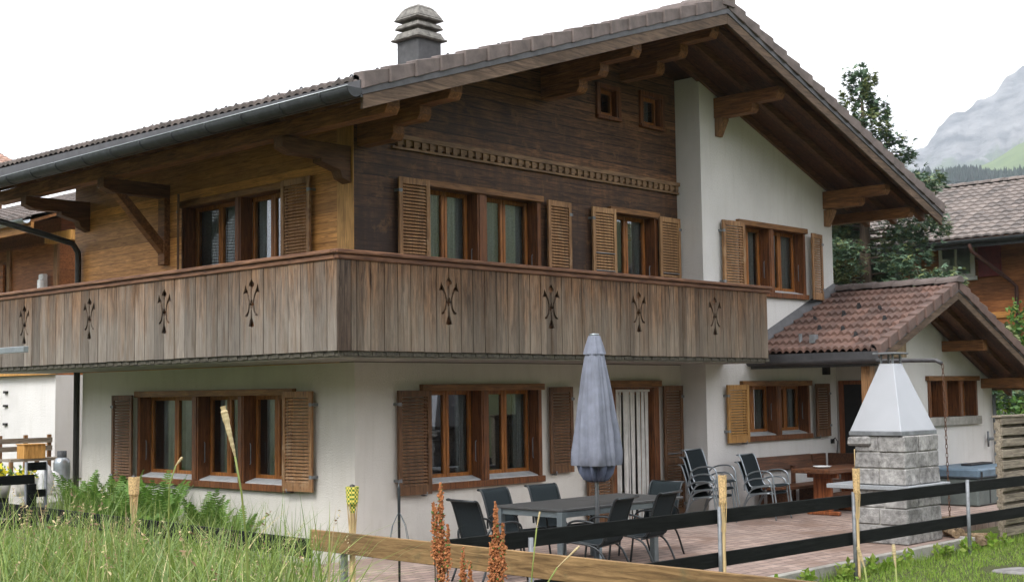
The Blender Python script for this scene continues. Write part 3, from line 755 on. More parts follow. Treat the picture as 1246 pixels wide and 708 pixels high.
# left side, ground floor: three openings; upper floor: balcony doors
window(LF, [(1.36, 2.36), (2.50, 3.48), (3.64, 5.06)], .72, 1.92, lmat='lintel_y', curtain='mid')
shutter(LF, .76, 1.36, .66, 1.965, .06, M['shut_mid'], 'l', swing=.03)
shutter(LF, 5.14, 5.78, .53, 1.95, .06, M['shut_dark'], 'r', swing=.03)
window(LF, [(1.46, 2.44), (2.58, 3.86)], 2.62, 4.7, lmat='lintel_y', curtain='full', fullname=None) if False else window(LF, [(1.46, 2.44), (2.58, 3.86)], 2.62, 4.7, lmat='lintel_y', curtain='full', sill=0, pname='balcony_door')
shutter(LF, .80, 1.40, 2.6, 4.79, .06, M['shut_mid'], 'l', swing=.02, fullh=True)
shutter(lambda u, n, z: (-.03-.535*u-.845*n, 3.99-.845*u+.535*n, z), .02, .62, 2.6, 4.82, 0, M['shut_dark'], 'l', fullh=True)
# patio door with its leaf frames
dw = MB(); a, b = 5.17, 6.13
dw.mbox(FR, a-.03, a, -.2, .03, ZP, 1.97); dw.mbox(FR, b, b+.03, -.2, .03, ZP, 1.97); dw.mbox(FR, a-.03, b+.03, -.2, -.002, 1.94, 1.97)
dw.mbox(FR, a-.13, a-.031, -.0, .03, ZP, 1.97); dw.mbox(FR, b+.031, b+.13, -.0, .03, ZP, 1.97)
do = dw.build('patio_door', M['frame_dark'], house, bevel=.004)
l_ = MB(); l_.mbox(FR, a-.2, b+.16, 0, .075, 1.972, 2.075); l_.build('lintel', M['lintel'], do, bevel=.006)
l_ = MB(); l_.mbox(FR, a, b, -.26, -.2, ZP, ZP+.12); l_.mbox(FR, a, a+.08, -.26, -.2, ZP+.12, 1.94); l_.mbox(FR, b-.08, b, -.26, -.2, ZP+.12, 1.94); l_.mbox(FR, a+.08, b-.08, -.26, -.2, 1.85, 1.94); l_.build('sash', M['frame'], do, bevel=.004)
l_ = MB(); l_.add([FR(a+.07, -.23, ZP+.1), FR(b-.07, -.23, ZP+.1), FR(b-.07, -.23, 1.87), FR(a+.07, -.23, 1.87)], [(0, 1, 2, 3)]); l_.build('pane', M['glass'], do)
l_ = MB(); l_.mbox(FR, a, b, -.9, -.85, ZP, 2); l_.build('painted_room_shade', M['room'], do)  # same dark sheet for the shade behind the doorway
shutter(FR, 6.30, 6.83, -.1, 1.99, .05, M['shut_dark'], 'r', swing=.02, bars=(.9,), fullh=True)
shutter(FR, 4.42, 5.0, -.1, 1.99, .05, M['shut_dark'], 'l', swing=.02, fullh=True)
cu = MB(); u = a+.02; random.seed(14)
while u < b-.03:
    wd = random.uniform(.012, .05); n0 = -.075+random.uniform(-.02, .02); rows = []
    for z in (ZP+.03, .4, .9, 1.4, 1.9):
        dr = .012*(1.9-z)*math.sin(u*37)
        rows.append([FR(u+dr+wd*i/6, n0+.012*math.sin(math.pi*i/6), z) for i in range(7)])
    cu.grid(rows); u += wd+random.choice((.0005, .001, .002, .005))
cu.mbox(FR, a+.01, b-.01, -.1, -.05, 1.9, 1.935)
tag(cu.build('door_curtain', plain('strip_curtain', (.6, .59, .56), .85, 0, .1, 5), solid=.003), 'pale beaded strip curtain hanging in the patio doorway', 'curtain')

# annex --------------------------------------------------------------
AX, AZ = 11.1, 3.585
def al(x): return AZ-.405*(AX-x)
def ar(x): return AZ-.43*(x-AX)
AYF, AYB, AEL, AER = -2.85, 3.0, 8.2, 15.2
w = MB(); AW = (11.98, 13.92, 1.33, 2.06)
wall(w, front(-1.8), 11.001, 14.65, -.45, 3.6, [AW], -.3, 0, ((AZ+.43*AX-.05, -.43), (AZ-.405*AX-.05, .405)))
w.box((11.001, -1.5, -.45), (11.25, -.494, 3.35)); w.box((14.35, -1.5, -.45), (14.65, AYB, 2.0)); w.box((11.001, AYB-.3, -.45), (14.35, AYB, 2.0))
w.build('annex_wall', M['plaster'], house)
aw = window(front(-1.8), [(12.02, 12.5), (12.66, 13.16), (13.32, 13.88)], 1.36, 2.03, .2, lmat='lintel', curtain=None, stay=False, sashes=1, sill=0, drip=False, fwid=.04)
w = MB(); w.mbox(front(-1.8), 11.9, 14.0, -.25, .08, 1.20, 1.355); w.build('stone_sill', M['concrete'], aw, bevel=.01)
w = MB(); w.box((10.965, -1.14, ZP), (11.0, -.54, 2.05)); w.build('annex_door', M['table_red'], house, bevel=.004)
w = MB(); w.box((10.955, -1.08, ZP+.1), (10.964, -.66, 1.98)); w.build('dark_doorway_sheet', M['room'], bpy.data.objects['annex_door'])  # near-black sheet painted in for the shade of the door opening
ro = MB()
tile_field(ro, AYF+.03, -.494, AEL, AX, lambda x: al(x)+.09, .355, .13, .034, .055)
tile_field(ro, AYF+.03, -.494, AER, AX, lambda x: ar(x)+.09, .355, .13, .034, .055)
tile_field(ro, -.494, AYB, AER, 11.0, lambda x: ar(x)+.09, .355, .13, .024, .045)
ro_o = ro.build('annex_roof', M['tile_annex'], house)
v = MB(); verge(v, al, AEL, AX-.04, AYF-.03, AYF+.12, .185, .155, .33); verge(v, ar, AER, AX+.04, AYF-.03, AYF+.12, .185, .155, .33); v.build('verge_tiles', plain('annex_verge', (.12, .075, .062), .8, 0, .2, 5), ro_o, bevel=.008)
v = MB(); y = AYF-.05; zt2 = AZ+.11
while y < -.5:
    v.prism([(.14*math.cos(t), .11*math.sin(t)) for t in [math.pi*k/8 for k in range(9)]], lambda q, t: (AX+q[0], t, zt2+q[1]+(0.02 if t == y else 0)), y, min(y+.42, -.497)); y += .4
v.build('ridge_tiles', M['verge'], ro_o)
v = MB()
for f, a, b in ((al, AEL+.02, AX), (ar, AER-.02, AX)):
    y1_ = -.497 if a < AX else AYB
    if a < AX: v.hexa([(a, AYF+.02, f(a)), (b, AYF+.02, f(b)), (b, -.497, f(b)), (a, -.497, f(a)), (a, AYF+.02, f(a)+.04), (b, AYF+.02, f(b)+.04), (b, -.497, f(b)+.04), (a, -.497, f(a)+.04)])
    else: v.hexa([(b, AYF+.02, f(b)), (a, AYF+.02, f(a)), (a, AYB, f(a)), (b, AYB, f(b)), (b, AYF+.02, f(b)+.04), (a, AYF+.02, f(a)+.04), (a, AYB, f(a)+.04), (b, AYB, f(b)+.04)])
v.build('soffit_boards', M['soffit'], ro_o)
for f, a, b in ((al, AEL+.02, AX), (ar, AER-.02, AX)):
    v = MB(); v.prism([(a, f(a)-.17), (b, f(b)-.17), (b, f(b)-.003), (a, f(a)-.003)], lambda q, t: (q[0], t, q[1]), AYF, AYF+.05); v.build('barge_board', M['barge'], ro_o, bevel=.005)
    v = MB(); v.prism([(a, f(a)-.03), (b, f(b)-.03), (b, f(b)+.0), (a, f(a)+.0)], lambda q, t: (q[0], t, q[1]), AYF-.012, AYF-.001); v.build('verge_flashing', M['flashing'], ro_o)
for yy in (-2.35, -1.95, -1.3):
    for f, a, b in ((al, AEL+.05, AX-.03), (ar, AER-.05, AX+.03)):
        if yy > -1.8 and f is ar: continue
        v = MB(); v.prism([(a, f(a)-.12), (b, f(b)-.12), (b, f(b)-.002), (a, f(a)-.002)], lambda q, t: (q[0], t, q[1]), yy-.045, yy+.045); v.build('rafter', M['beam_x'], house)
for x, ye in ((AX, -2.6), (12.65, -2.6), (14.25, -2.62)):
    zt_ = (al(x) if x <= AX else ar(x+.09))-.125
    v = MB(); v.box((x-.09, ye, zt_-.19), (x+.09, -1.801, zt_)); v.build('purlin', M['beam_y'], house, bevel=.006)
v = MB(); v.box((8.27, -2.7, 2.29), (8.43, -.5, 2.44)); v.build('purlin', M['beam_y'], house, bevel=.006)
v = MB(); v.box((8.27, -2.66, ZP), (8.43, -2.5, 2.288)); v.build('porch_post', M['beam_z'], house, bevel=.008)
w = MB(); wall(w, front(-1.9), 8.5, 10.99, 2.44, 3.6, [], -.04, 0, ((AZ-.405*AX-.13, .405),)); w.build('porch_gable_boards', wood('porch_gable_wood', (.2, .14, .08), (.33, .25, .16), 'z', ('x', .14, 0), .7), house)
v = MB(); gx2, gz2 = AEL-.075, al(AEL)+.0
v2 = MB(); v2.box((AEL-.005, AYF, gz2-.16), (AEL+.02, -.5, gz2+.075)); v2.build('eave_flashing', M['flashing'], ro_o)
half_round(v, gx2, gz2+.02-.06, .075, AYF-.03, -.5); g2 = v.build('gutter', M['flashing'], ro_o)
v = MB(); v.tube([(gx2, AYF+.1, gz2-.09), (gx2, AYF-.15, gz2-.085), (gx2-.02, -3.85, gz2-.1), (gx2-.03, -3.95, gz2-.15)], .03, 8); v.build('spout', M['flashing'], g2, True)
v = MB(); pts = [(AEL-.25, al(AEL-.25)+.16), (11.0, al(11.0)+.17)]
v.hexa([(8.15, -.56, al(8.15)+.13), (11.02, -.56, al(11.02)+.13), (11.02, -.494, al(11.02)+.13), (8.15, -.494, al(8.15)+.13), (8.15, -.56, al(8.15)+.15), (11.02, -.56, al(11.02)+.15), (11.02, -.494, al(11.02)+.3), (8.15, -.494, al(8.15)+.3)]); v.build('wall_flashing', M['flashing'], ro_o)
for i, (x, y) in enumerate(((8.7, -2.2), (9.0, -1.8), (9.1, -1.3), (9.4, -2.35), (9.75, -1.4), (9.55, -.95), (9.9, -2.0), (10.1, -1.5))):
    k = MB(); z = al(x)+.12; k.prism([(x-.05, z-.02), (x+.05, z+.02), (x-.02, z+.09)], lambda q, t: (q[0], t, q[1]), y-.025, y+.025); k.build('snow_guard', M['wire'], ro_o)
k = MB(); z = al(8.6)+.13; k.box((8.5, -1.55, z-.04), (8.62, -1.45, z+.1)); k.build('roof_clip', M['steel'], ro_o)
k = MB(); k.tube([(8.56, -1.25, z-.04), (8.56, -1.25, z+.12)], .03, 8); k.build('vent_pipe', M['steel'], ro_o)
v = MB(); v.tube([(14.58, -1.87, 1.75), (14.58, -1.87, -.2)], .035, 8); v.build('downpipe', M['steel'], house, True)
v = MB(); v.tube([(14.25, -1.87, .9), (14.45, -1.87, .9)], .03, 8); v.tube([(14.25, -1.87, .75), (14.25, -1.87, 1.05)], .02, 8); v.build('outdoor_tap', M['steel'], house, True)
v = MB(); v.mbox(WH, 10.5, 10.64, 0, .09, 2.16, 2.36); v.mbox(WH, 10.515, 10.625, .091, .097, 2.175, 2.345); v.build('wall_speaker', M['wire'], house, bevel=.008)
v = MB(); v.mbox(WH, 10.72, 10.78, 0, .05, .92, 1.0); v.tube([WH(10.75, .03, .98), WH(10.75, .08, 1.02), WH(10.8, .1, .95), WH(10.9, .02, .75), WH(10.91, .01, .55)], .01, 6); v.build('wall_hook', M['wire'], house)

# ------------------------------------------------------------------ terrace furniture
def make_chair(name, label, frame, loc, rz, group):
    t = thing(name, label, 'chair', loc, rz, group, local=True)
    def arc(pts, n=5):                        # Catmull-Rom through the points
        P = [Vector(p) for p in pts]; P = [P[0]*2-P[1]]+P+[P[-1]*2-P[-2]]; o = []
        for i in range(1, len(P)-2):
            for k in range(n):
                s = k/n; a, b, c, d = P[i-1:i+3]
                o.append(.5*((2*b)+(c-a)*s+(2*a-5*b+4*c-d)*s*s+(3*b-a-3*c+d)*s**3))
        return o+[P[-2]]
    sl_ = [(-.25, .415), (-.22, .435), (-.1, .425), (.1, .40), (.17, .405), (.21, .45), (.25, .58), (.30, .74), (.35, .87), (.39, .90), (.42, .895)]
    for s in (-1, 1):
        x = s*.27
        m_ = MB(); m_.tube(arc([(x, -.30, 0), (x, -.255, .3), (x, -.225, .56), (x, -.17, .635), (x, -.05, .655), (x, .12, .63), (x, .235, .56), (x*.96, .25, .45)], 4), .0125, 8); m_.build('arm_frame', frame, t, True)
        m_ = MB(); m_.tube(arc([(x*.95, -.2, .42), (x*.95, .05, .39), (x*.97, .2, .3), (x, .34, 0)], 4), .0125, 8); m_.build('rear_leg', frame, t, True)
        m_ = MB(); m_.tube(arc([(s*.245, y, z) for y, z in sl_], 3), .012, 8); m_.build('sling_rail', frame, t, True)
    m_ = MB(); rows = []
    for x in [-.245+.49*i/8 for i in range(9)]:
        rows.append([(q.x*1.0+x, q.y, q.z-.012*math.cos(x/.245*1.57)) for q in arc([(0, y, z) for y, z in sl_], 3)])
    m_.grid(rows); m_.build('sling', M['sling'], t, True, solid=.004)
    m_ = MB(); m_.tube([(-.245, .41, .895), (.245, .41, .895)], .014, 8); m_.build('top_bar', frame, t, True)
    for y, z in ((-.22, .41), (.15, .38)):
        m_ = MB(); m_.tube([(-.27, y, z), (.27, y, z)], .011, 8); m_.build('crossbar', frame, t, True)
    return t
GC = 'sling chairs round the terrace table'
c0_ = make_chair('garden_chair', 'dark sling chair at the left head of the grey table, its back to the meadow', M['chair_frame_d'], (-.28, -2.66, ZP), R(90-8), GC)
dup(c0_, (.83, -2.02, ZP), R(4), 'dark sling chair behind the table, left one with its back to the window wall', GC)
dup(c0_, (1.62, -2.04, ZP), R(-4), 'dark sling chair behind the table, the one half hidden by the parasol', GC)
dup(c0_, (.55, -3.47, ZP), R(180+14), 'dark sling chair with its back to the front fence, just right of the parasol pole', GC)
dup(c0_, (1.47, -3.38, ZP), R(180+10), 'dark sling chair with its back to the front fence, at the right table leg', GC)
dup(c0_, (2.62, -2.62, ZP), R(-90), 'dark sling chair at the right head of the grey table, facing it', GC)
G3 = 'chairs stacked by the patio door'; G2 = 'chairs stacked under the porch window'
s0 = make_chair('garden_chair', 'bottom chair of the three stacked in the wall corner by the patio door', M['chair_frame'], (6.42, -.86, ZP), R(3), G3)
dup(s0, (6.42, -.86-.035, ZP+.115), R(3), 'middle chair of the three stacked in the wall corner by the patio door', G3)
dup(s0, (6.42, -.86-.07, ZP+.23), R(3), 'top chair of the three stacked in the wall corner by the patio door', G3)
dup(s0, (7.55, -1.15, ZP), R(6), 'lower chair of the two stacked beside the bench under the honey shutter', G2)
dup(s0, (7.55, -1.185, ZP+.115), R(6), 'upper chair of the two stacked beside the bench under the honey shutter', G2)

t = thing('garden_table', 'long grey metal terrace table with dark slate coloured top', 'table', (1.3, -2.55, ZP))
tx0, tx1, ty0, ty1, tz = .43, 2.72, -3.08, -2.04, ZP+.745
m_ = MB(); m_.box((tx0, ty0, tz-.03), (tx0+1.12, ty1, tz)); m_.box((tx0+1.126, ty0, tz-.03), (tx1, ty1, tz)); m_.build('tabletop', M['slate'], t, bevel=.006)
for a, b in (((tx0+.03, ty0+.02, tz-.1), (2.2, ty0+.06, tz-.031)), ((tx0+.03, ty1-.06, tz-.1), (2.2, ty1-.02, tz-.031)), ((tx0+.03, ty0+.061, tz-.1), (tx0+.07, ty1-.061, tz-.031)), ((2.16, ty0+.061, tz-.1), (2.2, ty1-.061, tz-.031))):
    m_ = MB(); m_.box(a, b); m_.build('apron', M['alu'], t, bevel=.003)
for x in (tx0+.005, 2.12):
    for y in (ty0+.005, ty1-.085):
        m_ = MB(); m_.box((x, y, ZP), (x+.08, y+.08, tz-.032)); m_.build('leg', M['alu'], t, bevel=.006)

ux, uy = .80, -3.29
t = thing('parasol', 'closed blue-grey parasol standing at the front of the terrace table', 'parasol', (ux, uy, ZP))
m_ = MB(); m_.tube([(ux, uy, ZP+.05), (ux, uy, 2.52)], .024, 12); m_.build('pole', M['chair_frame'], t, True)
m_ = MB(); m_.lathe([(0, .02), (.24, .02), (.25, .05), (.23, .07), (.05, .09), (.045, .35), (.03, .36)], (ux, uy, ZP-.018), 24); m_.build('base', M['alu'], t, True)
prf = [(.30, 1.20), (.262, 1.075), (.272, 1.085), (.262, 1.22), (.236, 1.5), (.20, 1.8), (.162, 2.05), (.128, 2.25), (.10, 2.4), (.075, 2.47), (.045, 2.49)]
def fold(r, z, t_, i):
    k = max(0, min(1, (2.5-z)/1.2)); a = .34*k*(.55-abs(math.sin(4*t_+.5*math.sin(2*t_+z*1.3)))**.7)+.10*k*math.sin(3*t_+1.3+z)+.05*k*math.sin(13*t_+z*4)+.025*math.sin(23*t_+z*3)
    return r*(1+a-.05)
m_ = MB(); m_.lathe([p_ for p_ in prf[1:]], (ux, uy, 0), 128, fn=fold); m_.build('canopy', M['umb'], t, True)
def fold2(r, z, t_, i): return r*(1+.15*math.cos(9*t_+z*5)+.09*math.sin(14*t_+1))*(1.03-.2*(z<1)*abs(math.sin(4.5*t_)))
m_ = MB(); m_.lathe([(.16, 1.25), (.185, 1.08), (.18, .99), (.14, .92), (.09, .89), (.05, .95), (.03, 1.1)], (ux, uy, 0), 96, fn=fold2); m_.build('lining', M['umb_d'], t, True)
m_ = MB(); m_.lathe([(.118, 2.33), (.108, 2.38), (.085, 2.46), (.065, 2.525), (.06, 2.54), (0, 2.545)], (ux, uy, 0), 64, fn=lambda r, z, t_, i: r*(1+.10*math.cos(8*t_))+.002); m_.build('top_flap', M['umb'], t, True)
m_ = MB(); m_.lathe([(0, 2.57), (.055, 2.565), (.06, 2.55), (.05, 2.535)], (ux, uy, 0), 20); m_.build('top_cap', M['gutter_rim'], t, True)
for k in range(8):
    a = 2*math.pi*k/8
    m_ = MB(); m_.tube([(ux+.07*math.cos(a), uy+.07*math.sin(a), 2.45), (ux+.13*math.cos(a), uy+.13*math.sin(a), 1.15)], .008, 6); m_.build('rib', M['alu'], t)

# barbecue
bx0, by0 = 5.42, -4.68; bw, bd = .98, .73
t = thing('barbecue', 'masonry barbecue of grey granite blocks with a sheet metal hood', 'barbecue', (bx0+bw/2, by0+bd/2, ZP))
m_ = MB(); random.seed(11)
def block(mb, a, b, j=.012):
    p = []
    for z in (a[2], b[2]):
        for x, y in ((a[0], a[1]), (b[0], a[1]), (b[0], b[1]), (a[0], b[1])):
            p.append((x+random.uniform(-j, j), y+random.uniform(-j, j), z+random.uniform(-.004, .004)))
    mb.hexa(p)
def course(mb, z0, z1, off):
    us = [0, .36+off, .70+off*.5, bw]; ys_ = [0, .34+off*.8, bd]
    for i in range(3): block(mb, (bx0+us[i]+.006, by0, z0+.006), (bx0+us[i+1]-.006, by0+.3, z1-.006)); block(mb, (bx0+us[i]+.006, by0+bd-.28, z0+.006), (bx0+us[i+1]-.006, by0+bd, z1-.006))
    for i in range(2): 
        block(mb, (bx0-.002, by0+ys_[i]+.004, z0+.006), (bx0+.3, by0+ys_[i+1]-.006, z1-.006)); block(mb, (bx0+bw-.3, by0+ys_[i]+.004, z0+.006), (bx0+bw+.002, by0+ys_[i+1]-.006, z1-.006))
zc_ = ZP; k = 0
for h in (.25, .22, .24): course(m_, zc_, zc_+h, (-.08, .07, -.03)[k]); zc_ += h; k += 1
zsl = zc_; zc_ = zsl+.06
for h in (.22, .215, .22): course(m_, zc_, zc_+h, (.06, -.07, .05)[k-3]); zc_ += h; k += 1
ztop = zc_
M['block'] = plain('granite_block', (.34, .335, .33), .92, 0, .28, 14)
kk = NT('granite_blocks', .92, 0, .2); n_ = kk.noise(kk.co, 11, 8, .75); n2_ = kk.noise(kk.co, 2.3, 3)
cc = kk.ramp(n_, [(.3, (.10, .098, .095)), (.5, (.29, .285, .28)), (.7, (.47, .465, .45))]); cc = kk.mix(1, cc, kk.ramp(n2_, [(.35, .72), (.65, 1.12)]), 'MULTIPLY'); kk.color(cc); kk.bump(n_, .9, .025)
m_.build('masonry', kk.m, t, bevel=.011)
m_ = MB(); m_.box((bx0+.02, by0+.02, ZP+.01), (bx0+bw-.02, by0+bd-.02, zsl-.01)); m_.box((bx0+.02, by0+.02, zsl+.062), (bx0+bw-.02, by0+bd-.02, ztop-.005)); m_.build('mortar_core', M['concrete'], t)
m_ = MB(); block(m_, (bx0-.04, by0+bd-.26, ztop-.14), (bx0+.2, by0+bd+.1, ztop-.005), .02); m_.build('corner_stone', kk.m, t, bevel=.03)
m_ = MB(); m_.box((bx0-.05, by0-.07, zsl), (bx0+bw+.16, by0+bd+.42, zsl+.058)); m_.build('worktop', M['granite'], t, bevel=.006)
hx, hy = bx0+bw/2-.02, by0+bd/2+.04
m_ = MB(); hw, hd = .505, .385
m_.box((hx-hw, hy-hd, ztop+.0), (hx+hw, hy+hd, ztop+.055)); m_.build('hood_rim', M['steel'], t, bevel=.004)
zt_ = 2.235
m_ = MB(); m_.hexa([(hx-hw+.01, hy-hd+.01, ztop+.056), (hx+hw-.01, hy-hd+.01, ztop+.056), (hx+hw-.01, hy+hd-.01, ztop+.056), (hx-hw+.01, hy+hd-.01, ztop+.056), (hx-.12, hy-.1, zt_), (hx+.12, hy-.1, zt_), (hx+.12, hy+.1, zt_), (hx-.12, hy+.1, zt_)]); m_.build('hood', M['hood'], t, bevel=.004)
for sx in (-1, 1):
    for sy in (-1, 1):
        m_ = MB(); m_.box((hx+sx*.105-.012, hy+sy*.085-.012, zt_), (hx+sx*.105+.012, hy+sy*.085+.012, zt_+.125)); m_.build('flue_leg', M['steel'], t)
m_ = MB(); m_.box((hx-.2, hy-.165, zt_+.126), (hx+.2, hy+.165, zt_+.15)); m_.build('flue_cover', M['steel'], t, bevel=.004)

# rain chain hanging from the spout
m_ = MB(); cxx, cyy = gx2-.03, -3.96; z = gz2-.16; i = 0
while z > -.08:
    zz = z-.075; cxx += .0014
    pts = []
    for k in range(10):
        a = 2*math.pi*k/10; du = .016*math.cos(a); dz = .042*math.sin(a)
        pts.append((cxx+(du if i % 2 else 0), cyy+(0 if i % 2 else du), (z+zz)/2+dz))
    m_.tube(pts, .0055, 5, closed=True); z -= .066; i += 1
tag(m_.build('rain_chain', M['rust'], None, True), 'rusty link chain hanging from the porch gutter spout beside the barbecue', 'chain')

# corner bench and trestle table in the porch
t = thing('corner_bench', 'dark brown wooden corner bench along the porch wall', 'bench', (9.2, -.8, ZP))
sz = ZP+.45
m_ = MB(); m_.box((8.1, -1.12, sz-.05), (10.5, -.66, sz)); m_.box((10.0, -2.2, sz-.051), (10.46, -1.121, sz-.001)); m_.build('seat', M['bench'], t, bevel=.006)
m_ = MB(); m_.hexa([(8.05, -.60, .54), (9.93, -.60, .54), (9.93, -.56, .54), (8.05, -.56, .54), (8.05, -.55, .77), (9.93, -.55, .77), (9.93, -.51, .77), (8.05, -.51, .77)]); m_.build('backrest', M['bench'], t, bevel=.006)
m_ = MB(); m_.box((9.94, -.58, .54), (10.4, -.53, .765)); m_.box((10.42, -2.3, .54), (10.46, -.6, .765)); m_.build('backrest', M['bench'], t, bevel=.006)
for x, y in ((8.2, -.62), (9.2, -.62), (10.42, -2.1)):
    m_ = MB(); m_.box((x, y-.02, ZP), (x+.07, y+.03, .6)); m_.build('back_post', M['bench'], t)
for x in (8.3, 9.3): 
    m_ = MB(); m_.box((x, -1.08, ZP), (x+.06, -.68, sz-.051)); m_.build('leg', M['bench'], t)
m_ = MB(); m_.box((10.05, -2.1, ZP), (10.4, -2.04, sz-.052)); m_.build('leg', M['bench'], t)
t = thing('trestle_table', 'red-brown wooden trestle table in the porch corner', 'table', (9.2, -1.5, ZP))
m_ = MB(); m_.box((8.2, -1.93, ZP+.69), (9.95, -1.22, ZP+.76)); m_.build('tabletop', M['bench'], t, bevel=.01)
for x in (8.55, 9.55):
    m_ = MB(); m_.box((x, -1.74, ZP+.07), (x+.07, -1.41, ZP+.60)); m_.box((x-.005, -1.86, ZP+.602), (x+.075, -1.3, ZP+.688)); m_.build('trestle_leg', M['table_red'], t, bevel=.006)
    m_ = MB(); m_.box((x-.01, -1.88, ZP), (x+.08, -1.28, ZP+.068)); m_.build('foot', M['table_red'], t, bevel=.015)
m_ = MB(); m_.box((8.62, -1.6, ZP+.22), (9.55, -1.54, ZP+.34)); m_.build('stretcher', M['bench'], t)
m_ = MB(); m_.lathe([(0, .012), (.1, .012), (.15, .03), (.155, .033), (.11, .004), (0, 0)], (8.62, -1.55, ZP+.762), 20); tag(m_.build('plate', M['white'], None, True), 'small pale dish lying on the porch table', 'plate')
m_ = MB(); m_.tube([(6.0, -3.62, zsl+.06), (6.0, -3.62, zsl+.5)], .008, 6); m_.tube([(6.0, -3.62, zsl+.06), (6.0, -3.62, zsl+.12)], .014, 6); tag(m_.build('barbecue_skewer', M['bamboo'], None, True), 'thin wooden stick standing on the left end of the barbecue worktop', 'stick')

# hot tub with folded cover
t = thing('hot_tub', 'grey panelled tub with blue-grey vinyl cover by the annex wall', 'hot tub', (12.2, -2.5, ZP))
m_ = MB(); m_.box((11.35, -2.95, ZP), (13.05, -1.95, .33)); m_.build('tub_body', M['tubside'], t, bevel=.03)
for x in (11.8, 12.25, 12.7):
    m_ = MB(); m_.box((x, -2.958, ZP+.04), (x+.03, -2.951, .3)); m_.build('panel_strip', M['wire'], t)
m_ = MB(); m_.box((11.30, -3.0, .335), (13.1, -1.92, .50)); m_.build('cover', M['tubcover'], t, bevel=.03)
m_ = MB(); m_.box((11.36, -3.012, .25), (11.42, -3.003, .45)); m_.box((12.0, -3.012, .25), (12.06, -3.003, .45)); m_.build('cover_strap', M['wire'], t)
m_ = MB(); m_.box((12.1, -2.5, .502), (13.0, -2.3, .535)); m_.build('cover_lifter', M['wire'], t, bevel=.01)

# slatted screen
t = thing('slatted_screen', 'weathered grey slatted wooden screen behind the right end of the fence', 'screen', (8.9, -4.9, -.27))
m_ = MB(); z = -.22; i = 0
while z < 1.42:
    m_.box((7.86, -4.93-(.0 if i % 2 else -.0), z), (9.9, -4.908, z+.11)); z += .158; i += 1
m_.build('slats', M['pallet'], t, bevel=.004)
m_ = MB(); z = -.14
while z < 1.4:
    m_.box((7.86, -4.835, z), (9.9, -4.813, z+.11)); z += .158
m_.build('back_slats', M['pallet'], t, bevel=.004)
for x in (7.86, 8.8, 9.82):
    m_ = MB(); m_.box((x, -4.907, -.3), (x+.08, -4.836, 1.46)); m_.build('post', M['pallet'], t, bevel=.004)
m_ = MB(); m_.box((7.83, -4.95, 1.461), (9.93, -4.80, 1.49)); m_.build('cap_rail', M['pallet'], t, bevel=.004)

# split logs beside the barbecue
random.seed(5)
names = ['split log lying nearest the barbecue', 'pale split log lying flat on the kerb end', 'log leaning on the others in the middle of the heap', 'thick bark covered log at the top of the heap', 'short log poking out of the grass behind the post', 'log at the front of the heap beside the fence post', 'log at the right end of the heap towards the screen', 'thin split log across the back of the heap', 'log half hidden under the top of the heap']
sp = [(6.55, -4.42, -.08, .2), (6.75, -4.62, -.08, .9), (6.95, -4.5, -.1, .4), (6.95, -4.48, .04, 1.1), (7.15, -4.85, -.2, .2), (6.95, -4.98, -.2, .5), (7.4, -4.7, -.2, 1.2), (6.7, -4.3, -.06, 1.5), (7.12, -4.52, -.12, .75)]
for (x, y, z, a), lb in zip(sp, names):
    m_ = MB(); Ln = random.uniform(.36, .5); r = random.uniform(.06, .085)
    sec = [(r*math.cos(q)*random.uniform(.8, 1.1), r*.8*math.sin(q)*random.uniform(.7, 1.1)) for q in (0, .9, 1.7, 2.6, 3.6, 4.6, 5.5)]
    d = Vector((math.cos(a), math.sin(a), random.uniform(-.12, .12))); sN = Vector((-math.sin(a), math.cos(a), 0)); uN = Vector((0, 0, 1))
    m_.prism(sec, lambda q, t_: Vector((x, y, z))+d*t_+sN*q[0]+uN*q[1], -Ln/2, Ln/2)
    tag(m_.build('firewood_log', M['log'], None, bevel=.006), lb, 'log', 'split logs by the barbecue')
m_ = MB(); m_.lathe([(.33, 0), (.31, .02), (.25, .03), (0, .032)], (5.0, -6.35, -.31), 14, fn=lambda r, z, t_, i: r*(1+.12*math.sin(3*t_+1))); tag(m_.build('stepping_stone', M['stepstone'], None), 'grey flat stone set in the lawn', 'stone')

# fences
M['black_y'] = wood('black_painted_board_y', (.004, .005, .005), (.012, .0135, .013), 'y', None, .7, spec=.08)
t = thing('front_fence', 'black two rail board fence on grey metal posts in front of the terrace', 'fence', (2.5, -5.15, -.3))
def rail(x0, x1, zt, h, y=-5.16, sag=-.0079):
    m_ = MB(); f = lambda x: zt+sag*(x-.28)
    m_.hexa([(x0, y, f(x0)-h), (x1, y, f(x1)-h), (x1, y+.03, f(x1)-h), (x0, y+.03, f(x0)-h), (x0, y, f(x0)), (x1, y, f(x1)), (x1, y+.03, f(x1)), (x0, y+.03, f(x0))])
    m_.build('rail', M['black'], t, bevel=.004)
for a, b in ((-3.52, .46), (.47, 6.13), (6.14, 14.5)):
    rail(a, b, .697, .142); rail(a, b, .266, .146)
for x in (-2.35, .47, 3.16, 6.135, 9.0, 11.8, 14.4):
    m_ = MB(); m_.tube([(x, -5.185, -.45), (x, -5.185, .70-.0079*(x-.28)+(.03 if x > 0 else -.06))], .024, 10); m_.build('post', M['steel'], t, True)
t = thing('side_fence', 'board fence at the meadow edge, black at the far end and brown nearby', 'fence', (-3.6, -3, .1))
m_ = MB(); m_.hexa([(-3.62, -3.75, .50), (-3.59, -3.75, .50), (-3.59, 5.0, .56), (-3.62, 5.0, .56), (-3.62, -3.75, .665), (-3.59, -3.75, .665), (-3.59, 5.0, .73), (-3.62, 5.0, .73)]); m_.build('rail', M['black_y'], t, bevel=.004)
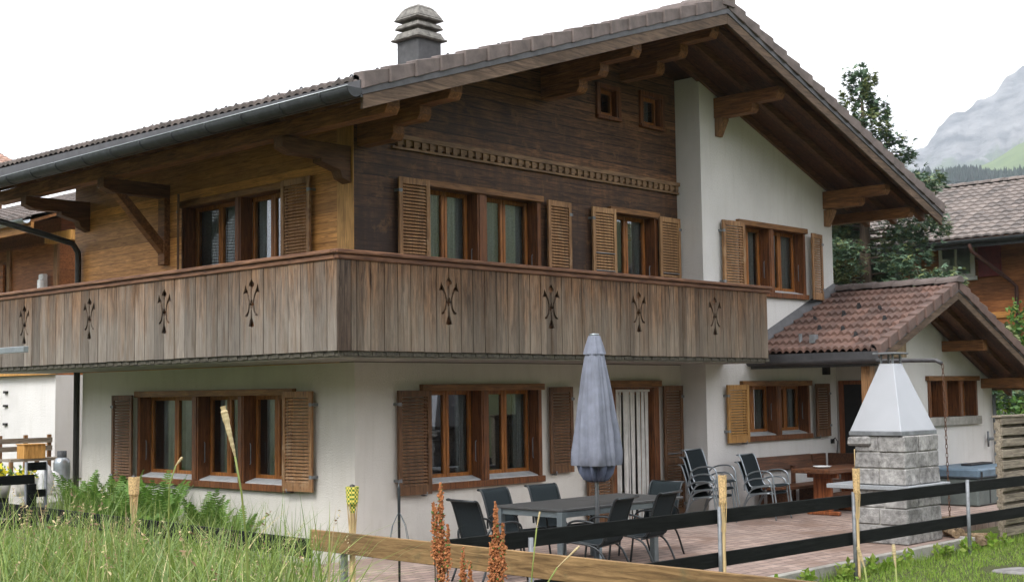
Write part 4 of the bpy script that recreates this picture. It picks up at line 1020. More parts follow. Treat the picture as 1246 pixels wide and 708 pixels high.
m_ = MB(); m_.hexa([(-3.625, -9.6, .535), (-3.59, -9.6, .535), (-3.59, -3.76, .575), (-3.625, -3.76, .575), (-3.625, -9.6, .725), (-3.59, -9.6, .725), (-3.59, -3.76, .75), (-3.625, -3.76, .75)]); m_.build('rail', M['brownboard'], t, bevel=.004)
m_ = MB(); m_.hexa([(-3.62, -3.75, .08), (-3.59, -3.75, .08), (-3.59, 5.0, .14), (-3.62, 5.0, .14), (-3.62, -3.75, .235), (-3.59, -3.75, .235), (-3.59, 5.0, .30), (-3.62, 5.0, .30)]); m_.build('rail', M['black_y'], t, bevel=.004)
for y in (-4.15, -1.2, 2.4, -6.9, -9.3):
    m_ = MB(); m_.box((-3.588, y-.025, -.4), (-3.538, y+.025, .6)); m_.build('post', M['steel'], t, bevel=.004)

# bamboo torches
def torch(loc, zb_, zt, label, head=.16, rr=.022, thread=False, taper=False):
    t = thing('bamboo_torch', label, 'torch', (loc[0], loc[1], zb_), 0, 'bamboo torches')
    m_ = MB(); pts = []; rs = []; n = 14
    zs = zb_; 
    for i in range(n+1):
        z = zb_+(zt-head-zb_)*i/n; pts += [(loc[0], loc[1], z)]; rs += [rr*(.62 if not taper else .75)*(1.15 if i % 4 == 0 else 1)]
    m_.tube(pts, rs, 10); m_.build('pole', M['bamboo'], t, True)
    m_ = MB(); a = rr*1.35
    m_.lathe([(rr*.6, -.12), (rr*.9, -.03), (a, 0), (a*1.1, head*.5), (a*1.2, head), (a*1.05, head), (a*1.0, head*.6), (0, head*.55)], (loc[0], loc[1], zt-head), 20, fn=lambda r, z, t_, i: r*(1+.05*math.cos(10*t_+z*90)))
    m_.build('woven_head', M['wicker'], t)
    m_ = MB(); m_.lathe([(.001, head+.02), (a*.5, head+.012), (a*.55, head*.62)], (loc[0], loc[1], zt-head), 12); m_.build('oil_can', M['downpipe'], t, True)
    for k in range(4):
        m_ = MB(); q = k*math.pi/2+.4; m_.tube([(loc[0]+rr*.7*math.cos(q), loc[1]+rr*.7*math.sin(q), zt-head-.3), (loc[0]+a*1.02*math.cos(q), loc[1]+a*1.02*math.sin(q), zt-head)], .005, 5); m_.build('split_cane', M['bamboo'], t)
    return t
torch((.475, -5.225), -.1, 1.045, 'bamboo torch strapped to the fence post in front of the stacked chairs', .27, .027)
torch((3.165, -5.225), -.3, .98, 'bamboo torch strapped to the fence post in front of the barbecue', .27, .027)
torch((-3.53, -4.22), -.3, 1.13, 'bamboo torch with green and yellow woven head by the house corner', .14, .034, taper=True)
torch((-3.67, -.95), -.1, 1.11, 'bamboo torch half lost in the tall grass at the left', .17, .036)
M['wicker_g'] = NT('green_yellow_weave', .7); k_ = M['wicker_g']; ck = k_.n('ShaderNodeTexChecker'); k_.l(k_.co, ck.inputs[0]); ck.inputs['Scale'].default_value = 55; ck.inputs[1].default_value = (.06, .16, .02, 1); ck.inputs[2].default_value = (.72, .58, .12, 1); k_.color(ck.outputs[0])
for o in bpy.data.objects:
    if o.name.startswith('woven_head') and 'green' in (o.parent.get('label') or ''): o.data.materials[0] = k_.m
t = thing('garden_spike', 'thin grey metal stake with spread wire feet standing on the terrace', 'stake', (-.95, -1.9, ZP))
m_ = MB(); m_.tube([(-.95, -1.9, ZP), (-.95, -1.9, .5), (-.95, -1.9, .87), (-.95, -1.9, .93)], [.013, .016, .018, .005], 8); m_.build('rod', M['chair_frame_d'], t, True)
for a in (0, 1.6, 3.1, 4.7):
    m_ = MB(); m_.tube([(-.95, -1.9, .62), (-.95+.1*math.cos(a), -1.9+.1*math.sin(a), .46), (-.95+.14*math.cos(a), -1.9+.14*math.sin(a), .3)], .004, 5); m_.build('wire_arm', M['alu'], t)

# ------------------------------------------------------------------ neighbours
random.seed(21)
t = thing('neighbour_house', 'reddish timber house with a pale brown tiled roof behind the annex at the right', 'house', (24, 0, -.3))
EX, EZ, RX, RZ = 22.0, 5.68, 27.0, 7.80
nf = lambda x: EZ+(RZ-EZ)*(x-EX)/(RX-EX) if x < RX else RZ-(RZ-EZ)*(x-RX)/(RX-EX)
m_ = MB(); m_.box((23.25, -11, 2.95), (30.8, 9, 6.0)); m_.build('timber_wall', M['redwood'], t)
m_ = MB(); m_.box((23.2, -11.05, -.6), (30.85, 9.05, 2.94)); m_.build('lower_wall', M['plaster'], t)
m_ = MB(); m_.prism([(23.3, 6.0), (30.75, 6.0), (27, 7.55)], lambda q, y: (q[0], y, q[1]), -10.9, 8.9); m_.build('gable_wall', M['redwood'], t)
m_ = MB(); tile_field(m_, -13, 10.4, EX, RX, lambda x: nf(x)+.06, .34, .26, .022, .045); tile_field(m_, -13, 10.4, 32, RX, lambda x: nf(x)+.06, .34, .26, .022, .045); nro = m_.build('roof', M['tile_far'], t)
m_ = MB()
m_.hexa([(EX+.02, -13, nf(EX)-.04), (RX, -13, RZ-.04), (RX, 10.4, RZ-.04), (EX+.02, 10.4, nf(EX)-.04), (EX+.02, -13, nf(EX)+.03), (RX, -13, RZ+.03), (RX, 10.4, RZ+.03), (EX+.02, 10.4, nf(EX)+.03)])
m_.hexa([(RX, -13, RZ-.04), (31.98, -13, EZ-.04), (31.98, 10.4, EZ-.04), (RX, 10.4, RZ-.04), (RX, -13, RZ+.03), (31.98, -13, EZ+.03), (31.98, 10.4, EZ+.03), (RX, 10.4, RZ+.03)]); m_.build('soffit_boards', M['soffit'], t)
m_ = MB(); y = -13.0
while y < 10.3:
    m_.prism([(.13*math.cos(q), .1*math.sin(q)) for q in [math.pi*k/6 for k in range(7)]], lambda p_, y_: (RX+p_[0], y_, RZ+.07+p_[1]+(.02 if y_ == y else 0)), y, y+.42); y += .4
m_.build('ridge_tiles', M['tile_far'], nro)
m_ = MB(); half_round(m_, EX-.09, EZ-.0, .11, -13, 10.4); m_.build('gutter', M['gutter'], nro)
m_ = MB(); m_.box((EX-.005, -13, EZ-.2), (EX+.03, 10.4, EZ+.0)); m_.build('fascia', M['flashing'], nro)
m_ = MB(); m_.tube([(EX-.09, 1.85, EZ-.1), (EX+.0, 1.84, EZ-.3), (23.0, 1.35, 4.7), (23.17, 1.2, 4.5), (23.17, 1.2, -.4)], .05, 8); m_.build('downpipe', wood('brown_pipe', (.07, .03, .025), (.1, .045, .035), 'z'), t, True)
m_ = MB(); m_.box((23.17, 2.3, 4.85), (23.2, 3.3, 5.72)); m_.box((23.14, 2.25, 4.74), (23.22, 3.36, 4.84)); nw = m_.build('window', M['plaster'], t)
m_ = MB(); m_.add([(23.165, 3.2, 4.92), (23.165, 2.42, 4.92), (23.165, 2.42, 5.65), (23.165, 3.2, 5.65)], [(0, 1, 2, 3)]); m_.build('pane', M['glass'], nw)
m_ = MB(); m_.box((23.155, 2.78, 4.87), (23.168, 2.84, 5.7)); m_.build('sash', M['plaster'], nw)
m_ = MB(); m_.box((23.16, 1.58, 4.80), (23.21, 2.2, 5.62)); m_.build('shutter', M['redshut'], t, bevel=.01)
m_ = MB(); m_.box((23.21, -11.02, 3.70), (23.245, 9.02, 3.86)); m_.build('string_board', M['honey_timber'], t)
for y in (-9, -4.5, 0, 4.5, 8.6):
    m_ = MB(); m_.box((22.2, y-.09, 5.42), (23.24, y+.09, 5.6)); m_.build('rafter', M['beam_x'], t)
m_ = MB(); m_.box((23.0, .2, 3.2), (23.2, 1.0, 3.4)); nb = m_.build('flower_box', M['redwood'], t)
m_ = MB(); random.seed(3)
for i in range(160):
    p_ = Vector((23.08+random.uniform(-.12, .08), random.uniform(.2, 1.0), 3.42+random.uniform(0, .28))); d = Vector((random.gauss(0, 1), random.gauss(0, 1), random.gauss(0, 1))).normalized()*.05; e = d.orthogonal().normalized()*.04
    m_.add([p_+d, p_+e, p_-d, p_-e], [(0, 1, 2, 3)], 0 if random.random() < .6 else 1)
m_.build('geraniums', [M['bush'], M['redshut']], nb)

t = thing('rear_house', 'house with reddish timber upper storey over white wall beyond the left end of the balcony', 'house', (5, 17, 0))
m_ = MB(); m_.box((2.82, 13.1, 2.42), (11, 24, 5.2)); m_.build('timber_wall', M['redwood'], t)
m_ = MB(); m_.box((2.75, 13.03, -.6), (11.05, 24.05, 2.41)); m_.build('lower_wall', M['plaster'], t)
m_ = MB(); tile_field(m_, 11.9, 25, 1.6, 7, lambda x: 5.45+.36*(x-1.6)+.08, .4, .3, .02, .04); tile_field(m_, 11.9, 25, 12.4, 7, lambda x: 5.45+.36*(12.4-x)+.08, .4, .3, .02, .04); rr_ = m_.build('roof', M['tile_main'], t)
m_ = MB(); m_.prism([(1.62, 5.4), (7, 7.35), (12.38, 5.4), (12.38, 5.46), (7, 7.41), (1.62, 5.46)], lambda q, y: (q[0], y, q[1]), 11.95, 24.95); m_.build('soffit_boards', M['beam_y'], t)
m_ = MB(); m_.prism([(2.9, 5.2), (10.9, 5.2), (10.9, 5.75), (7, 7.25), (2.9, 5.75)], lambda q, y: (q[0], y, q[1]), 13.15, 23.9); m_.build('gable_wall', M['redwood_x'], t)
m_ = MB(); half_round(m_, 1.5, 5.47, .09, 11.9, 25); m_.build('gutter', M['gutter_rim'], rr_)
m_ = MB(); m_.box((1.6, 11.9, 5.22), (1.66, 25, 5.42)); m_.build('fascia', M['honey_timber'], rr_)
for x, z in ((2.6, 5.35), (4.6, 6.1)):
    m_ = MB(); m_.box((x-.1, 12.0, z-.2), (x+.1, 13.1, z)); m_.build('purlin', M['honey_post'], t)
for y in (13.05, 15.2, 16.6, 18):
    m_ = MB(); m_.box((2.76, y, 2.43), (2.815, y+.16, 5.2)); m_.build('wall_post', M['beam_z'], t)
m_ = MB(); m_.box((2.74, 13.2, 2.9), (2.818, 15.0, 3.05)); m_.box((2.6, 13.0, 2.42), (2.74, 24, 2.6)); m_.build('string_board', M['honey_post'], t)
m_ = MB(); m_.box((2.70, 15.4, 2.62), (2.75, 18, 4.9)); m_.build('shutter', M['redwood'], t)
m_ = MB(); m_.box((2.62, 13.42, 4.2), (2.75, 13.6, 4.55)); m_.box((2.5, 13.3, 4.15), (2.62, 13.42, 4.42)); m_.build('wall_lamp', M['white'], t, bevel=.02)
for z in (1.35, 1.75, 2.05):
    m_ = MB(); m_.box((2.7, 15.15, z), (2.748, 15.3, z+.05)); m_.build('hinge_pin', M['wire'], t)

t = thing('far_house', 'house with a red-brown tiled roof just showing over the eave at the far left', 'house', (6, 36, 0))
m_ = MB(); m_.box((-3, 33, -1), (11, 41, 9.4)); m_.build('wall', M['redwood_x'], t)
m_ = MB(); tile_field(m_, -4, 12.2, 32, 37, lambda y: 9.45+.5*(y-32)*.8+.35, .4, .3, .02, .04, swap=True); m_.build('roof', M['tile_red'], t)
m_ = MB(); m_.prism([(32, 9.75), (37, 11.75), (42, 9.75), (42, 9.65), (37, 11.65), (32, 9.65)], lambda q, x: (x, q[0], q[1]), -3.9, 12.1); m_.build('roof_deck', M['soffit'], t)

# paved court behind the left end of the house
m_ = MB(); m_.box((-2.6, 7.0, -.4), (2.74, 13.02, .28)); tag(m_.build('path', M['concrete'], bevel=.01), kind='structure')
gz_ = .28
t = thing('rustic_bench', 'weathered wooden bench in front of the white wall at the far left', 'bench', (1.75, 12.2, gz_))
m_ = MB(); m_.box((1.25, 11.9, gz_+.42), (2.35, 12.35, gz_+.47)); m_.build('seat', M['pallet'], t)
for z in (.6, .76):
    m_ = MB(); m_.box((1.25, 12.36, gz_+z), (2.35, 12.39, gz_+z+.1)); m_.build('back_slat', M['pallet'], t)
for x in (1.25, 1.78, 2.28):
    m_ = MB(); m_.box((x, 12.4, gz_), (x+.07, 12.46, gz_+.92)); m_.box((x, 11.92, gz_), (x+.07, 11.98, gz_+.42)); m_.build('leg', M['beam_z'], t)
m_ = MB(); m_.box((1.5, 11.86, gz_+.472), (1.95, 12.16, gz_+.74)); m_.box((1.48, 11.84, gz_+.741), (1.97, 12.18, gz_+.76)); tag(m_.build('wooden_crate', M['honey_post'], bevel=.006), 'brown wooden crate standing on the weathered bench', 'crate')
t = thing('gas_bottle', 'pale blue-grey gas bottle beside the weathered bench', 'gas bottle', (2.0, 11.3, gz_))
m_ = MB(); m_.lathe([(.12, 0), (.15, .02), (.16, .05), (.16, .38), (.14, .46), (.07, .51), (.03, .52)], (2.0, 11.3, gz_), 20); m_.build('cylinder', M['gutter_rim'], t, True)
m_ = MB(); m_.lathe([(.09, .50), (.09, .62), (.085, .62), (.085, .5)], (2.0, 11.3, gz_), 16); m_.lathe([(0, .6), (.025, .59), (.025, .52)], (2.0, 11.3, gz_), 10); m_.build('valve_collar', M['gutter'], t, True)
def leaves(mb, c, rad, n, size, mi=(0,), up_=.5):
    for i in range(n):
        while True:
            q = Vector((random.uniform(-1, 1), random.uniform(-1, 1), random.uniform(-1, 1)))
            if q.length < 1: break
        p_ = Vector(c)+Vector((q.x*rad[0], q.y*rad[1], q.z*rad[2]))
        d = Vector((random.gauss(0, 1), random.gauss(0, 1), random.gauss(0, 1)+up_)).normalized(); e = d.cross(Vector((random.gauss(0, 1), random.gauss(0, 1), random.gauss(0, 1)))).normalized()
        s = size*random.uniform(.6, 1.3)
        mb.add([p_, p_+d*s*.5+e*s*.28, p_+d*s, p_+d*s*.5-e*s*.28], [(0, 1, 2, 3)], random.choice(mi))
def pot(loc, r, h, label, flower=None, rad=.22):
    t = thing('flower_pot', label, 'flower pot', loc, 0)
    m_ = MB(); m_.lathe([(0, 0), (r*.75, 0), (r, h), (r*.9, h), (r*.88, h*.85), (0, h*.85)], loc, 18); m_.build('pot', M['concrete'], t, True)
    m_ = MB(); leaves(m_, (loc[0], loc[1], loc[2]+h+rad*.5), (rad, rad, rad*.7), 130, .09, (0,) if not flower else (0, 1, 1))
    m_.build('plant', [M['pot_green']]+([M[flower]] if flower else []), t)
pot((2.42, 10.6, gz_), .15, .24, 'grey pot with green plant beside the left corner of the house')
pot((2.3, 9.4, gz_), .09, .13, 'small pot with yellow flowers next to the downpipe', 'yellow', .12)
pot((-2.25, 5.0, .52), .16, .22, 'pot of bright yellow flowers hanging on the black gate', 'yellow', .2)
pot((-.1, 8.6, gz_), .16, .25, 'pot of yellow flowers beside the white sacks at the far left', 'yellow', .2)
for i, (x, y, sx, sz_, lb) in enumerate(((.75, 9.6, .2, .5, 'tall white sack slumped beside the weathered bench'), (.2, 8.6, .2, .42, 'white sack standing at the left edge among the pots'), (1.25, 10.2, .17, .3, 'small white sack lying in front of the gas bottle'))):
    m_ = MB(); m_.lathe([(0, 0), (sx*.9, 0), (sx, .1*sz_), (sx*.85, .5*sz_), (sx*.5, .85*sz_), (sx*.15, sz_), (0, sz_)], (x, y, gz_), 22, fn=lambda r, z, t_, k: r*(1+.16*math.sin(3*t_+z*7)+.06*math.sin(8*t_+z*15)))
    tag(m_.build('white_sack', M['white'], None, True), lb, 'sack', 'white sacks on the court')
t = thing('garden_gate', 'low gate of short black boards on grey posts left of the house', 'gate', (-2.4, 4, 0))
for a, b in (((-2.33, 3.98, .955), (-2.08, 4.01, 1.065)), ((-3.6, 3.98, .78), (-2.24, 4.01, .905)), ((-2.36, 3.94, .44), (-2.235, 3.97, .779)), ((-2.23, 3.98, .6), (-2.08, 4.01, .70)), ((-3.6, 3.98, .5), (-2.6, 4.01, .62)), ((-3.6, 3.98, .2), (-2.2, 4.01, .33))):
    m_ = MB(); m_.box(a, b); m_.build('board', M['black'], t, bevel=.004)
for x in (-2.34, -2.06):
    m_ = MB(); m_.tube([(x, 4.03, -.2), (x, 4.03, 1.07)], .022, 8); m_.build('post', M['steel'], t, True)
t = thing('clothes_pole', 'pale metal clothes pole arm in front of the balcony at the left edge', 'clothes pole', (-3.75, 2.75, 0))
m_ = MB(); m_.box((-3.64, 1.52, 2.445), (-3.58, 2.8, 2.515)); m_.build('arm', M['gutter_rim'], t, bevel=.004)
m_ = MB(); m_.tube([(-3.61, 2.83, -.2), (-3.61, 2.83, 2.6)], .03, 10); m_.build('pole', M['gutter_rim'], t, True)

# ------------------------------------------------------------------ trees
random.seed(33)
t = thing('conifer', 'tall dark conifer standing behind the annex roof', 'tree', (18.9, 3.1, -.5))
TX, TY, TB, TT = 18.9, 3.1, -.5, 9.9
m_ = MB(); m_.tube([(TX, TY, TB), (TX+.05, TY, 2), (TX-.03, TY+.05, 5), (TX, TY, 8), (TX, TY, TT-.3)], [.24, .2, .14, .07, .015], 10)
cr = MB()
def spray(mb, p_, d, s, mi):
    d = d.normalized(); e = d.cross(Vector((random.gauss(0, .4), random.gauss(0, .4), 1))).normalized()
    n_ = d.cross(e)
    for k in range(5):
        a = (k-2)*.5+random.uniform(-.15, .15); q = (d*math.cos(a)+e*math.sin(a)+n_*random.uniform(-.3, .3))
        l_ = s*random.uniform(.7, 1.15)*(1-.14*abs(k-2)); w_ = e*math.cos(a)*s*.11-d*math.sin(a)*s*.11
        mb.add([p_-w_*.5, p_+q*l_*.5-w_, p_+q*l_, p_+q*l_*.5+w_, p_+w_*.5], [(0, 1, 2, 3, 4)], mi)
z = 1.6
while z < TT-.15:
    f = (z-1.6)/(TT-1.6)
    ln = 3.9*(1-f)**1.15*random.uniform(.5, 1.12)+.25
    if random.random() < .16: ln *= 1.3
    a = random.uniform(0, 2*math.pi); dr = .06+.16*(1-f)
    P = []; nseg = 6
    for k in range(nseg+1):
        s = k/nseg; P.append(Vector((TX+math.cos(a)*ln*s, TY+math.sin(a)*ln*s, z+.15*ln*s-dr*ln*s*s+(.14*ln*max(0, s-.7)))))
    m_.tube(P, [.035*(1-f)*(1-k/nseg)+.008 for k in range(nseg+1)], 5)
    nsp = int((50+ln*165)*(1-.35*f))
    mi = 1 if random.random() < .22 else 0
    for k in range(nsp):
        s = random.uniform(.15, 1)**.8; i = min(int(s*nseg), nseg-1); q = P[i].lerp(P[i+1], s*nseg-i)
        side = Vector((-math.sin(a), math.cos(a), 0))*random.gauss(0, .22*ln*(1-s*.6)*.8)
        q = q+side+Vector((0, 0, random.gauss(-.08, .13)))
        d = Vector((math.cos(a), math.sin(a), -.15))+side*.8+Vector((random.gauss(0, .35), random.gauss(0, .35), random.gauss(0, .3)))
        spray(cr, q, d, random.uniform(.10, .21)*(1-.15*f), mi if random.random() < .8 else 1-mi)
    z += random.uniform(.02, .045)*(.8+2.8*f)
for k in range(60): spray(cr, Vector((TX+random.gauss(0, .09), TY+random.gauss(0, .09), TT-random.uniform(0, 1.2))), Vector((random.gauss(0, .5), random.gauss(0, .5), .9)), .2, 0)
m_.build('trunk', M['bark'], t, True); cr.build('crown', [M['needle'], M['needle_y']], t)
def shrub(name, label, cat, c, rad, n, size, h0):
    t = thing(name, label, cat, (c[0], c[1], h0))
    m_ = MB()
    for k in range(7):
        a = random.uniform(0, 6.3); e = Vector((c[0]+math.cos(a)*rad[0]*.6, c[1]+math.sin(a)*rad[1]*.6, c[2]+random.uniform(-.3, .5)*rad[2]))
        m_.tube([(c[0], c[1], h0), Vector((c[0], c[1], h0)).lerp(e, .5)+Vector((0, 0, .1)), e], [.03, .02, .008], 5)
    m_.build('stems', M['bark'], t)
    m_ = MB()
    for k in range(14):
        q = Vector((random.gauss(0, .5), random.gauss(0, .5), random.gauss(0, .5)))
        leaves(m_, (c[0]+q.x*rad[0], c[1]+q.y*rad[1], c[2]+q.z*rad[2]), [r*.45 for r in rad], n//14, size, (0, 0, 1))
    m_.build('crown', [M['bush'], M['grassA']], t)
shrub('young_tree', 'slender young tree with bright green leaves at the right edge', 'tree', (20.2, -.45, 3.0), (.55, .55, .9), 1500, .13, -.3)
shrub('shrub', 'leafy green shrub showing under the annex eave beyond the screen', 'shrub', (17.4, -1.5, 1.4), (1.0, 1.0, .65), 1500, .13, -.3)
shrub('shrub', 'low dark shrub in front of the white base of the neighbouring house', 'shrub', (21.5, 3.2, 1.2), (1.4, 1.6, 1.1), 2200, .14, -.4)

# ------------------------------------------------------------------ hills, forest, mountain
def interp(x, P):
    if x <= P[0][0]: return P[0][1]
    for (a, b), (c, d) in zip(P, P[1:]):
        if x <= c: return b+(d-b)*(x-a)/(c-a)
    return P[-1][1]
OX, OY = -10.85, -13.09
def polar(az, r): return OX+r*math.cos(az), OY+r*math.sin(az)
N3 = lambda x, y, z=0: mnoise.noise(Vector((x, y, z)))
def fbm(x, y, z, o=5):
    s = 0; a = 1
    for i in range(o): s += a*mnoise.noise(Vector((x, y, z))); x *= 2.03; y *= 2.03; a *= .5
    return s
# crest elevation (degrees above level) against azimuth (degrees)
crest = [(-6, 4), (2, 8.5), (8, 11), (13, 14), (17, 15.2), (20, 14.4), (22.5, 12.85), (23.1, 12.25), (23.9, 11.75), (24.7, 11.4), (25.3, 11.15), (25.8, 10.55), (26.0, 10.2), (26.6, 9.95), (27.4, 9.75), (28.3, 9.2), (32, 8), (40, 6), (50, 3.5), (58, 1)]
m_ = MB(); rows = []; na, nr = 420, 90
for i in range(na+1):
    az_d = -6+64*i/na; az = R(az_d); H = math.tan(R(interp(az_d, crest)))*3300
    row = []
    for j in range(nr+1):
        t_ = j/nr
        if t_ < .75: s = t_/.75; r = 2200+1100*s; z = H*(.25*s+.75*s**1.7)
        else: s = (t_-.75)/.25; r = 3300+1300*s; z = H*(1-s)-10*s
        x, y = polar(az, r)
        g_ = abs(fbm(az_d*.55+3, r*.0011, 1.5, 5)); k_ = math.sin(math.pi*min(1, t_/.75)) if t_ < .75 else 0
        z += (-g_*210+70+60*fbm(x*.009, y*.009, 4, 5))*k_*min(1, H/500)
        if t_ >= .7: z += 16*fbm(az_d*1.9, r*.01, 7, 5)
        row.append((x, y, z-8))
    rows.append(row)
m_.grid(rows)
k = NT('mountain_rock', .95, 0, .1); a = k.axes(); n1 = k.noise(k.co, .006, 10, .7); n2 = k.noise(k.mapped((1, 1, .35)), .016, 8, .7); n3 = k.noise(k.mapped((1, 1, 3)), .012, 6, .65)
rock = k.ramp(n3, [(.36, (.03, .032, .036)), (.5, (.12, .118, .12)), (.64, (.18, .176, .175))])
green = k.ramp(n2, [(.3, (.03, .05, .024)), (.7, (.075, .1, .045))])
f = k.math('ADD', k.math('DIVIDE', k.math('SUBTRACT', a[2], 390), 300), k.math('MULTIPLY', k.math('SUBTRACT', n1, .5), 2.6))
k.color(k.mix(k.ramp(f, [(.3, 0), (.48, 1)]), green, rock)); k.bump(n3, .8, 12)
tag(m_.build('mountain', k.m, None, True), kind='structure')
m_ = MB(); rows = []
def hz(az_d, r):
    b = interp(r, [(250, -6), (420, 22), (800, 116), (1000, 140), (1400, 196), (1520, 184), (1650, 190)])
    return b*interp(az_d, [(-8, .5), (8, .85), (20, 1.0), (24, 1.0), (27.5, 1.03), (34, .95), (48, .5), (60, .1)])+8*fbm(az_d*.35, r*.004, 2, 3)
for i in range(161):
    az_d = -8+68*i/160
    rows.append([(*polar(R(az_d), r), hz(az_d, r)) for r in range(250, 1651, 25)])
m_.grid(rows); k = NT('alp_meadow', .95, 0, .1); n1 = k.noise(k.co, .02, 8, .65); k.color(k.ramp(n1, [(.3, (.06, .095, .03)), (.7, (.11, .15, .045))])); M['alp'] = k.m
tag(m_.build('hillside', M['alp'], None, True), kind='structure')
m_ = MB(); rows = []
for i in range(121):
    az_d = -8+60*i/120
    P = [(1500, 150), (1700, 240), (1950, interp(az_d, [(10, 420), (20, 358), (22.5, 336), (24, 308), (25.5, 262), (28, 215), (40, 180)])), (2250, 240)]
    rows.append([(*polar(R(az_d), r), interp(r, P)+8*fbm(az_d*.5, r*.003, 9, 3)) for r in range(1500, 2251, 30)])
m_.grid(rows); tag(m_.build('high_meadow', M['alp'], None, True), kind='structure')
m_ = MB(); random.seed(50); cnt = 0
while cnt < 6500:
    az_d = random.uniform(17, 29.5); r = math.sqrt(random.uniform(860**2, 1430**2))
    edge = 905+70*fbm(az_d*.6, 2, 5, 3)+interp(az_d, [(17, 60), (24, 20), (26, 60), (29, 0)])
    if r < edge: continue
    if N3(az_d*1.1, r*.006, 8) > .38 and r < 1330: continue
    x, y = polar(R(az_d), r); z = hz(az_d, r); h = random.uniform(9, 17); w_ = h*random.uniform(.2, .3); b = random.uniform(0, 6)
    for (q0, q1, ww) in ((.08, .6, 1), (.38, 1.0, .68)):
        vs = [(x+w_*ww*random.uniform(.75, 1.2)*math.cos(b+k*1.257), y+w_*ww*random.uniform(.75, 1.2)*math.sin(b+k*1.257), z+h*q0+random.uniform(-.6, .6)) for k in range(5)]+[(x, y, z+h*q1)]
        m_.add(vs, [(k, (k+1) % 5, 5) for k in range(5)], cnt % 2)
    cnt += 1
tag(m_.build('forest', [plain('spruce_far', (.012, .026, .022), .95, 0, .3, .05), plain('spruce_far_light', (.02, .036, .028), .95, 0, .3, .05)], None), 'dark spruce forest on the slope below the mountain', 'forest', None, 'stuff')

# air
HAZE = True
if HAZE:
    m_ = MB(); m_.box((-5000, -5000, -30), (5000, 5000, 1010)); k = bpy.data.materials.new('haze_air'); k.use_nodes = True; nt_ = k.node_tree; nt_.nodes.clear()
    o_ = nt_.nodes.new('ShaderNodeOutputMaterial'); v_ = nt_.nodes.new('ShaderNodeVolumePrincipled'); v_.inputs['Color'].default_value = (.78, .89, 1, 1); v_.inputs['Density'].default_value = .0002; v_.inputs['Anisotropy'].default_value = .2
    nt_.links.new(v_.outputs[0], o_.inputs['Volume']); tag(m_.build('haze', k), 'pale haze in the valley air', 'haze', None, 'stuff')

# ------------------------------------------------------------------ meadow, lawn and small plants
random.seed(77)
def blade(mb, x, y, z0, h, w, lean, a, mi, seg=4):
    """thin grass blade: two curved edges"""
    ca, sa = math.cos(a), math.sin(a); ta = a+random.uniform(.9, 2.2); wx, wy = math.cos(ta)*w*.5, math.sin(ta)*w*.5
    vs = []
    for i in range(seg+1):
        t = i/seg; d = lean*h*t*t; q = 1-.3*min(lean, 1.2)**2*t*t
        k = (1-t)**.6 if i < seg else .06
        vs += [(x+ca*d-wx*k, y+sa*d-wy*k, z0+h*t*q), (x+ca*d+wx*k, y+sa*d+wy*k, z0+h*t*q)]
    mb.add(vs, [(2*i, 2*i+1, 2*i+3, 2*i+2) for i in range(seg)], mi)
    return Vector((x+ca*lean*h, y+sa*lean*h, z0+h*(1-.35*lean*lean)))
SL = math.tan(R(51.2))
def inside(x, y, off=0):                       # the unmown strip ends along a diagonal edge
    return y+13.09 > SL*(x+10.85)+off+.5*N3(x*1.3, y*1.3, 5)
m_ = MB(); n = 0
while n < 12500:
    x = random.uniform(-7.6, -3.72); y = random.uniform(-9.6, 3.2)
    if not inside(x, y): continue
    d = math.hypot(x-OX, y-OY)
    if d < 5.5: continue
    dens = .55+.6*N3(x*.9, y*.9, 2)
    if x > -4.2 and random.random() < .45: continue
    if random.random() > dens+.12: continue
    e = y+13.09-SL*(x+10.85)
    hmax = .37+.27*max(0, min(1, (-1.2-y)/1.2))+.16*N3(x*.8, y*.8, 7)+.08*min(1, e/2.0)
    u = random.random()
    mi = 0 if u < .5 else (1 if u < .66 else (2 if u < .965 else 3))
    blade(m_, x, y, gh(x, y)-.03, hmax*random.uniform(.5, 1.5), random.uniform(.008, .021), random.choice((random.uniform(.05, .5), random.uniform(.4, 1.35))), random.uniform(0, 6.28), mi); n += 1
for k in range(70):                             # broad-leaved weeds among the blades
    x = random.uniform(-6.6, -3.8); y = random.uniform(-8.6, 2.5)
    if not inside(x, y) or math.hypot(x-OX, y-OY) < 6: continue
    h = random.uniform(.2, .6); g_ = gh(x, y)
    for j in range(9): leaves(m_, (x, y, g_+h*(.2+.09*j)), (.1, .1, .05), 5, random.uniform(.08, .15), (0, 2, 0, 1), .3)
for k in range(420):                            # dead stems
    x = random.uniform(-6.8, -3.75); y = random.uniform(-9, 2.8)
    if inside(x, y) and math.hypot(x-OX, y-OY) > 6: blade(m_, x, y, gh(x, y), random.uniform(.4, .95), .006, random.uniform(.1, 1.3), random.uniform(0, 6.28), 3)
n = 0
while n < 210:                                  # flowering stems with seed heads
    x = random.uniform(-7.2, -3.75); y = random.uniform(-9.4, 3)
    if not inside(x, y, -.15) or math.hypot(x-OX, y-OY) < 6: continue
    n += 1; h = random.uniform(.6, 1.0); a = random.uniform(0, 6.28); ln = random.uniform(.05, .5)
    tip = blade(m_, x, y, gh(x, y), h, .005, ln, a, 3 if random.random() < .6 else 1, 5)
    dr = Vector((math.cos(a)*ln, math.sin(a)*ln, .8-ln)).normalized()
    u = random.random()
    for k in range(int(9 if u < .5 else 16)):
        s = k/(9 if u < .5 else 16); q = tip-dr*(.11 if u < .5 else .17)*s
        o_ = Vector((random.gauss(0, 1), random.gauss(0, 1), random.gauss(0, .6))).normalized()*(.010 if u < .5 else .032*s+.006)
        e = Vector((random.gauss(0, 1), random.gauss(0, 1), random.gauss(0, 1))).normalized()*.008
        m_.add([q, q+o_+e, q+o_*1.6, q+o_-e], [(0, 1, 2, 3)], 3 if random.random() < .45 else 4)
